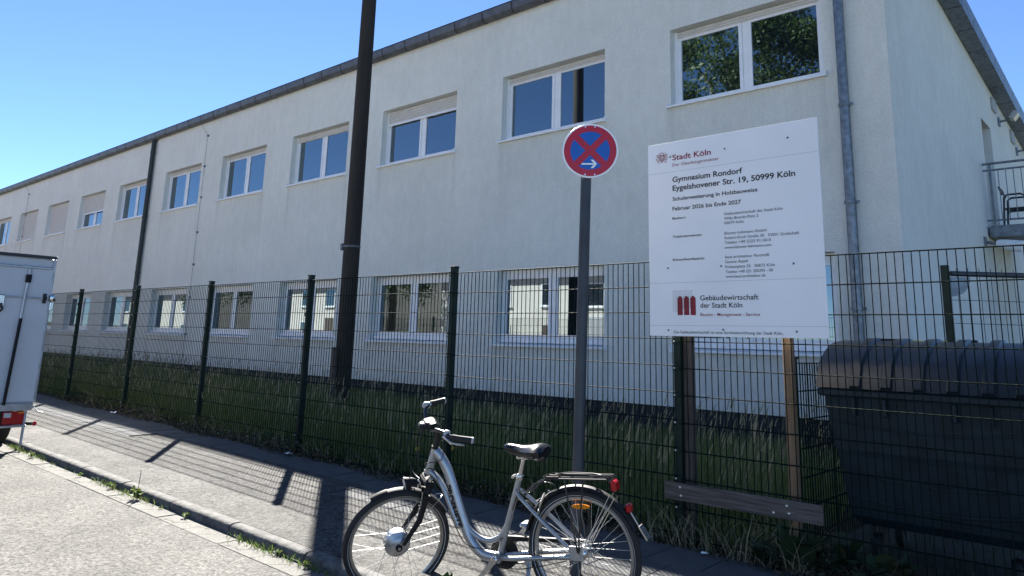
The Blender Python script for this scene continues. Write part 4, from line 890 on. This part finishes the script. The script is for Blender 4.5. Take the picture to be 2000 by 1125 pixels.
# bent dry stalks and litter at the foot of the fence
Pd = np.concatenate([scatter(260, 2.3, 3.5, -.16, .12), scatter(500, -9, 2.3, -.08, .1)]); dd = blades(Pd, rng.uniform(.12, .42, len(Pd)), np.full(len(Pd), .005), rng.uniform(.3, 1.1, len(Pd)), .8)
stuff('dry_stalks', [dd], 'straw', 'bent dry grass stalks along the foot of the fence', 'grass')
Pl = scatter(7000, -10, 4.6, -.22, .16); Pl[:, 1] += .05*np.sin(Pl[:, 0]*3.1); Pl[:, 2] += rng.random(len(Pl))**2*.10*(.6+.5*np.sin(Pl[:, 0]*1.7+.4))+.022
stuff('leaf_litter', [leaves(Pl, rng.uniform(.018, .05, len(Pl)), .9)], 'litter', 'brown leaf litter lying along the foot of the fence', 'leaves')
Pw = scatter(5200, -10, 4.8, -.17, .22); cl = .5+.5*np.sin(Pw[:, 0]*2.7)*np.sin(Pw[:, 0]*.9+1); Pw = Pw[rng.random(len(Pw)) < .25+.75*cl]; Pw[:, 2] += rng.random(len(Pw))*.16+.01
stuff('creeping_weeds', [leaves(Pw, rng.uniform(.02, .055, len(Pw)), .6)], 'dweed', 'low dark leafy weeds creeping along the foot of the fence', 'weeds')
Pb = np.stack([rng.uniform(3.3, 6, 900), rng.uniform(.1, 3, 900)], 1); Pb = np.column_stack([Pb, [zp(a, b_)-.02 for a, b_ in Pb]])
stuff('yard_grass', [blades(Pb, rng.uniform(.05, .2, 900), np.full(900, .006), rng.uniform(.2, .9, 900))], 'dweed', 'short dark weeds on the ground round the waste container', 'grass')
def rosette(name, n, size, hgt, mt, long=2.2):
    """weed plant: arching leaves from one crown, as one mesh"""
    V = []; Lp = []; Z = []; Q = []
    for i in range(n):
        a = rng.uniform(0, 2*np.pi); el_ = rng.uniform(.35, 1.2); s = size*rng.uniform(.6, 1.1); d = np.array([math.cos(a)*math.cos(el_), math.sin(a)*math.cos(el_), math.sin(el_)]); sdv = np.array([-math.sin(a), math.cos(a), 0]); w2 = s/long
        ax = [np.zeros(3), d*s*.35, d*s*.7-np.array([0, 0, s*.06]), d*s-np.array([0, 0, s*.22])]; ww = [.12, .9, 1., .0]
        base = np.array([rng.normal()*.25*size, rng.normal()*.25*size, rng.uniform(0, hgt)]); k = len(V)
        for p, w in zip(ax, ww):
            for sg_ in (-1, 1): V.append(base+p+sdv*sg_*w2*w*.5+np.array([0, 0, .08*s*w*w*0]))
        for j in range(3): Lp += [k+2*j, k+2*j+1, k+2*j+3, k+2*j+2]; Z.append(4)
        Q += [rng.random()]*8
    return arr_mesh(name, np.array(V), np.array(Lp), np.array(Z), K[mt], np.array(Q))
km = [rosette('kerb_weed', 24, .06, .02, 'weed', 3.4), rosette('kerb_weed', 34, .07, .035, 'weed', 4.2), rosette('kerb_weed', 18, .05, .012, 'weed', 2.6)]
ORD = 'first second third fourth fifth sixth seventh eighth ninth tenth eleventh twelfth thirteenth fourteenth fifteenth sixteenth seventeenth eighteenth'.split()
n_ = 1500; xk = rng.uniform(-5.6, 2.3, n_); xk = xk[rng.random(n_) < np.clip(.25+.6*np.sin(xk*2.3)+.3*np.sin(xk*7.1), .04, 1)]
Pk = np.column_stack([xk, KY-.115-np.abs(rng.normal(0, .03, len(xk))), [zr(a)+.004 for a in xk]])
stuff('gutter_grass', [blades(Pk, rng.uniform(.015, .075, len(xk)), rng.uniform(.004, .007, len(xk)), rng.uniform(.3, 1.2, len(xk)))], 'weed', 'thin sprouting grass in the joint between kerb and gutter', 'grass')
for i, (x, sc, k) in enumerate(((-4.95, .8, 0), (-4.35, .9, 1), (-3.75, .6, 2), (-2.95, .75, 0), (-2.2, .85, 1), (-1.15, .5, 2), (-.75, .8, 0), (.12, .45, 2), (.62, .7, 0), (.98, .6, 1), (1.55, .5, 2))):
    o = bpy.data.objects.new('kerb_weed', km[k]); COL.objects.link(o); o.location = (x, KY-.145+random.uniform(-.03, .03), zr(x)+.008); o.scale = (sc, sc*.75, sc); o.rotation_euler.z = random.uniform(0, 6.3)
    tag(o, ORD[i]+' small green gutter weed along the kerb, counting from the trailer', 'weed', 'weeds along the kerb')
o = bpy.data.objects.new('kerb_weed', rosette('kerb_weed', 44, .075, .06, 'weed', 3.4)); COL.objects.link(o); o.location = (-1.62, KY-.15, zr(-1.62)+.008); tag(o, 'largest leafy green weed clump in the gutter, with upright stem', 'weed')
MB().tube([(0, 0, 0), (.01, 0, .12), (.0, .01, .24)], .003, 5).build('stem', 'wood_old', o, local=True)
o = bpy.data.objects.new('kerb_weed', rosette('kerb_weed', 40, .10, .02, 'weed', 4.0)); COL.objects.link(o); o.location = (2.05, -1.88, zp(2.05, -1.88)); tag(o, 'small grass tuft on the pavement edge behind the front bicycle wheel', 'weed')
big = [rosette('broadleaf_weed', 30, .24, .12, 'dweed', 1.9), rosette('broadleaf_weed', 26, .18, .20, 'dweed', 2.0)]
for (x, y, sc, k, lb_) in ((3.42, -.02, 1., 0, 'big dark broad-leaved weed beside the pale timber post'), (3.66, .06, .9, 1, 'dark leafy weed under the left corner of the waste container'), (3.95, .0, .85, 0, 'dark broad-leaved weed at the fence in front of the waste container'), (3.2, -.10, .6, 1, 'small dark weed under the cross plank of the notice board')):
    o = bpy.data.objects.new('broadleaf_weed', big[k]); COL.objects.link(o); o.location = (x, y, zp(x, y)); o.scale = (sc,)*3; o.rotation_euler.z = x*7; tag(o, lb_, 'weed', 'broad-leaved weeds by the container')
for x, y, z, lb_ in ((-.62, .25, .225, 'yellow dandelion flower in the grass, left of the bicycle stem'), (-.12, .25, .285, 'yellow dandelion flower in the grass, right of the bicycle stem')):
    t = thing('dandelion', lb_, 'flower', (x, y, zp(x, y)-.02), 'dandelions in the grass')
    MB().tube([(x, y, zp(x, y)-.03), (x+.01, y-.01, z-.1), (x, y-.03, z)], .003, 5).build('stem', 'green', t)
    MB().lathe([(.006, -.008), (.026, 0), (.024, .006), (.01, .012)], (x, y-.03, z), (.3, -.6, .6), 14).build('flower_head', 'dandy', t)
# ------------------------------------------------------------------ across the street (mirrored in the windows)
def house(x0, x1, y0, y1, h, ridge, label):
    t = thing('house', label, 'house', ((x0+x1)/2, y1, zr(x0)+.1), 'houses across the street'); zb = zr((x0+x1)/2)
    ym = (y0+y1)/2; b = MB().box(x0, x1, y0, y1, zb-.5, h)
    for x in (x0, x1): b.poly([(x, y0, h), (x, y1, h), (x, ym, ridge)])
    b.build('wall', 'cream', t)
    r_ = MB(); 
    for s, ya in ((1, y1+.5), (-1, y0-.5)):
        za = h-.5*(ridge-h)/((y1-y0)/2)
        r_.hexa([(x0-.4, ya, za), (x1+.4, ya, za), (x1+.4, ym, ridge), (x0-.4, ym, ridge), (x0-.4, ya, za+.18), (x1+.4, ya, za+.18), (x1+.4, ym, ridge+.18), (x0-.4, ym, ridge+.18)])
    r_ = r_.build('roof', 'tile', t); MB().box(x0+2, x0+2.7, ym-.9, ym-.3, ridge-1, ridge+.9).build('chimney', 'tile', r_)
    n = int((x1-x0)/3)
    for i in range(n):
        x = x0+(i+.5)*(x1-x0)/n
        for z in ((1.0, 3.4) if h > 4 else (1.0,)):
            if i == n//2 and z == 1.0:
                d_ = MB().box(x-.5, x+.5, y1-.02, y1+.03, zb+.1, zb+2.2).build('door', 'wood_old', t); MB().tube([(x+.38, y1+.03, zb+1.1), (x+.38, y1+.07, zb+1.1), (x+.28, y1+.07, zb+1.1)], .012, 5).build('handle', 'steel', d_); continue
            w2 = bars(x-.6, x+.6, z, z+1.3, .07, y1-.03, y1+.03).build('window', 'white', t)
            MB().box(x-.53, x+.53, y1-.02, y1+.005, z+.07, z+1.23).build('pane', 'pane', w2); MB().box(x-.66, x+.66, y1+.0, y1+.12, z-.06, z-.002).build('sill', 'sillw', w2)
house(-30, -16, -27, -16.5, 5.6, 9.0, 'cream house across the street, mirrored in the nearer lower windows')
house(-50, -36, -26, -16.0, 5.4, 8.8, 'cream house farther along the street, mirrored in the middle lower windows')
house(-78, -58, -26, -15.5, 5.4, 8.8, 'cream house far along the street, mirrored in the far lower windows')
def tree(x, y, zc, rad, label, n=15000):
    t = thing('tree', label, 'tree', (x, y, zr(x)+.1)); zb = zr(x)
    b = MB().tube([(x, y, zb-.2), (x+.1, y, 3), (x+.05, y+.1, 6.5), (x+.2, y, zc+1)], [.34, .27, .2, .08], 12)
    cs_ = []
    for i in range(26):
        a = rng.uniform(0, 6.28); e_ = rng.uniform(-.7, 1.2); d = np.array([math.cos(a)*math.cos(e_), math.sin(a)*math.cos(e_), math.sin(e_)*1.25])*rad*rng.uniform(.45, .95)
        c = np.array([x, y, zc])+d; cs_.append((c, rng.uniform(.9, 1.7)))
        if i < 14: b.tube([(x+.08, y, rng.uniform(4.5, 8)), tuple(np.array([x, y, zc-1])*.4+c*.6), tuple(c)], [.10, .06, .02], 6)
    b.build('trunk', 'bark', t, True)
    parts = []
    for c, r_ in cs_:
        m_ = n//26; d = rng.normal(size=(m_, 3)); d /= np.linalg.norm(d, axis=1)[:, None]; parts.append(c+d*(r_*rng.random(m_)**.45)[:, None])
    P = np.concatenate(parts); me = arr_mesh('crown', *join([leaves(P, rng.uniform(.12, .26, len(P)), .2)])[:3], K['leaf'], np.repeat(rng.random(len(P)), 4))
    o = bpy.data.objects.new('crown', me); COL.objects.link(o); o.parent = t; o.location = tuple(-a for a in WL[t.name])
tree(-8.0, -13.5, 11.6, 5.0, 'tall leafy tree across the street, mirrored in the top right window', 30000)
tree(-33.0, -15.0, 6.5, 3.2, 'unseen bushy tree added between the houses to darken the lower window reflections', 9000)  # out of view, added so the lower panes mirror something dark
tree(-54.0, -14.0, 6.0, 3.0, 'unseen bushy tree added farther along the street for dark window reflections', 8000)  # another added tree, out of view, for dark in the mirrored street
# ------------------------------------------------------------------ litter
def scrap(x, y, sz, label, mt='white'):
    b = MB(); n = 5
    for i in range(n):
        for j in range(n): b.v.append((x+(i/(n-1)-.5)*sz, y+(j/(n-1)-.5)*sz*.6, zp(x, y)+.012+random.uniform(0, sz*.22)))
    b.f = [(i*n+j, (i+1)*n+j, (i+1)*n+j+1, i*n+j+1) for i in range(n-1) for j in range(n-1)]
    tag(b.build('paper_scrap', mt, at=(x, y, zp(x, y))), label, 'litter', 'paper scraps along the fence')
scrap(-7.2, -.22, .13, 'crumpled white paper scrap at the fence foot near the trailer'); scrap(-2.35, -.19, .10, 'crumpled white paper scrap at the fence foot left of the pole'); scrap(2.83, -.20, .05, 'small white paper scrap below the notice board')
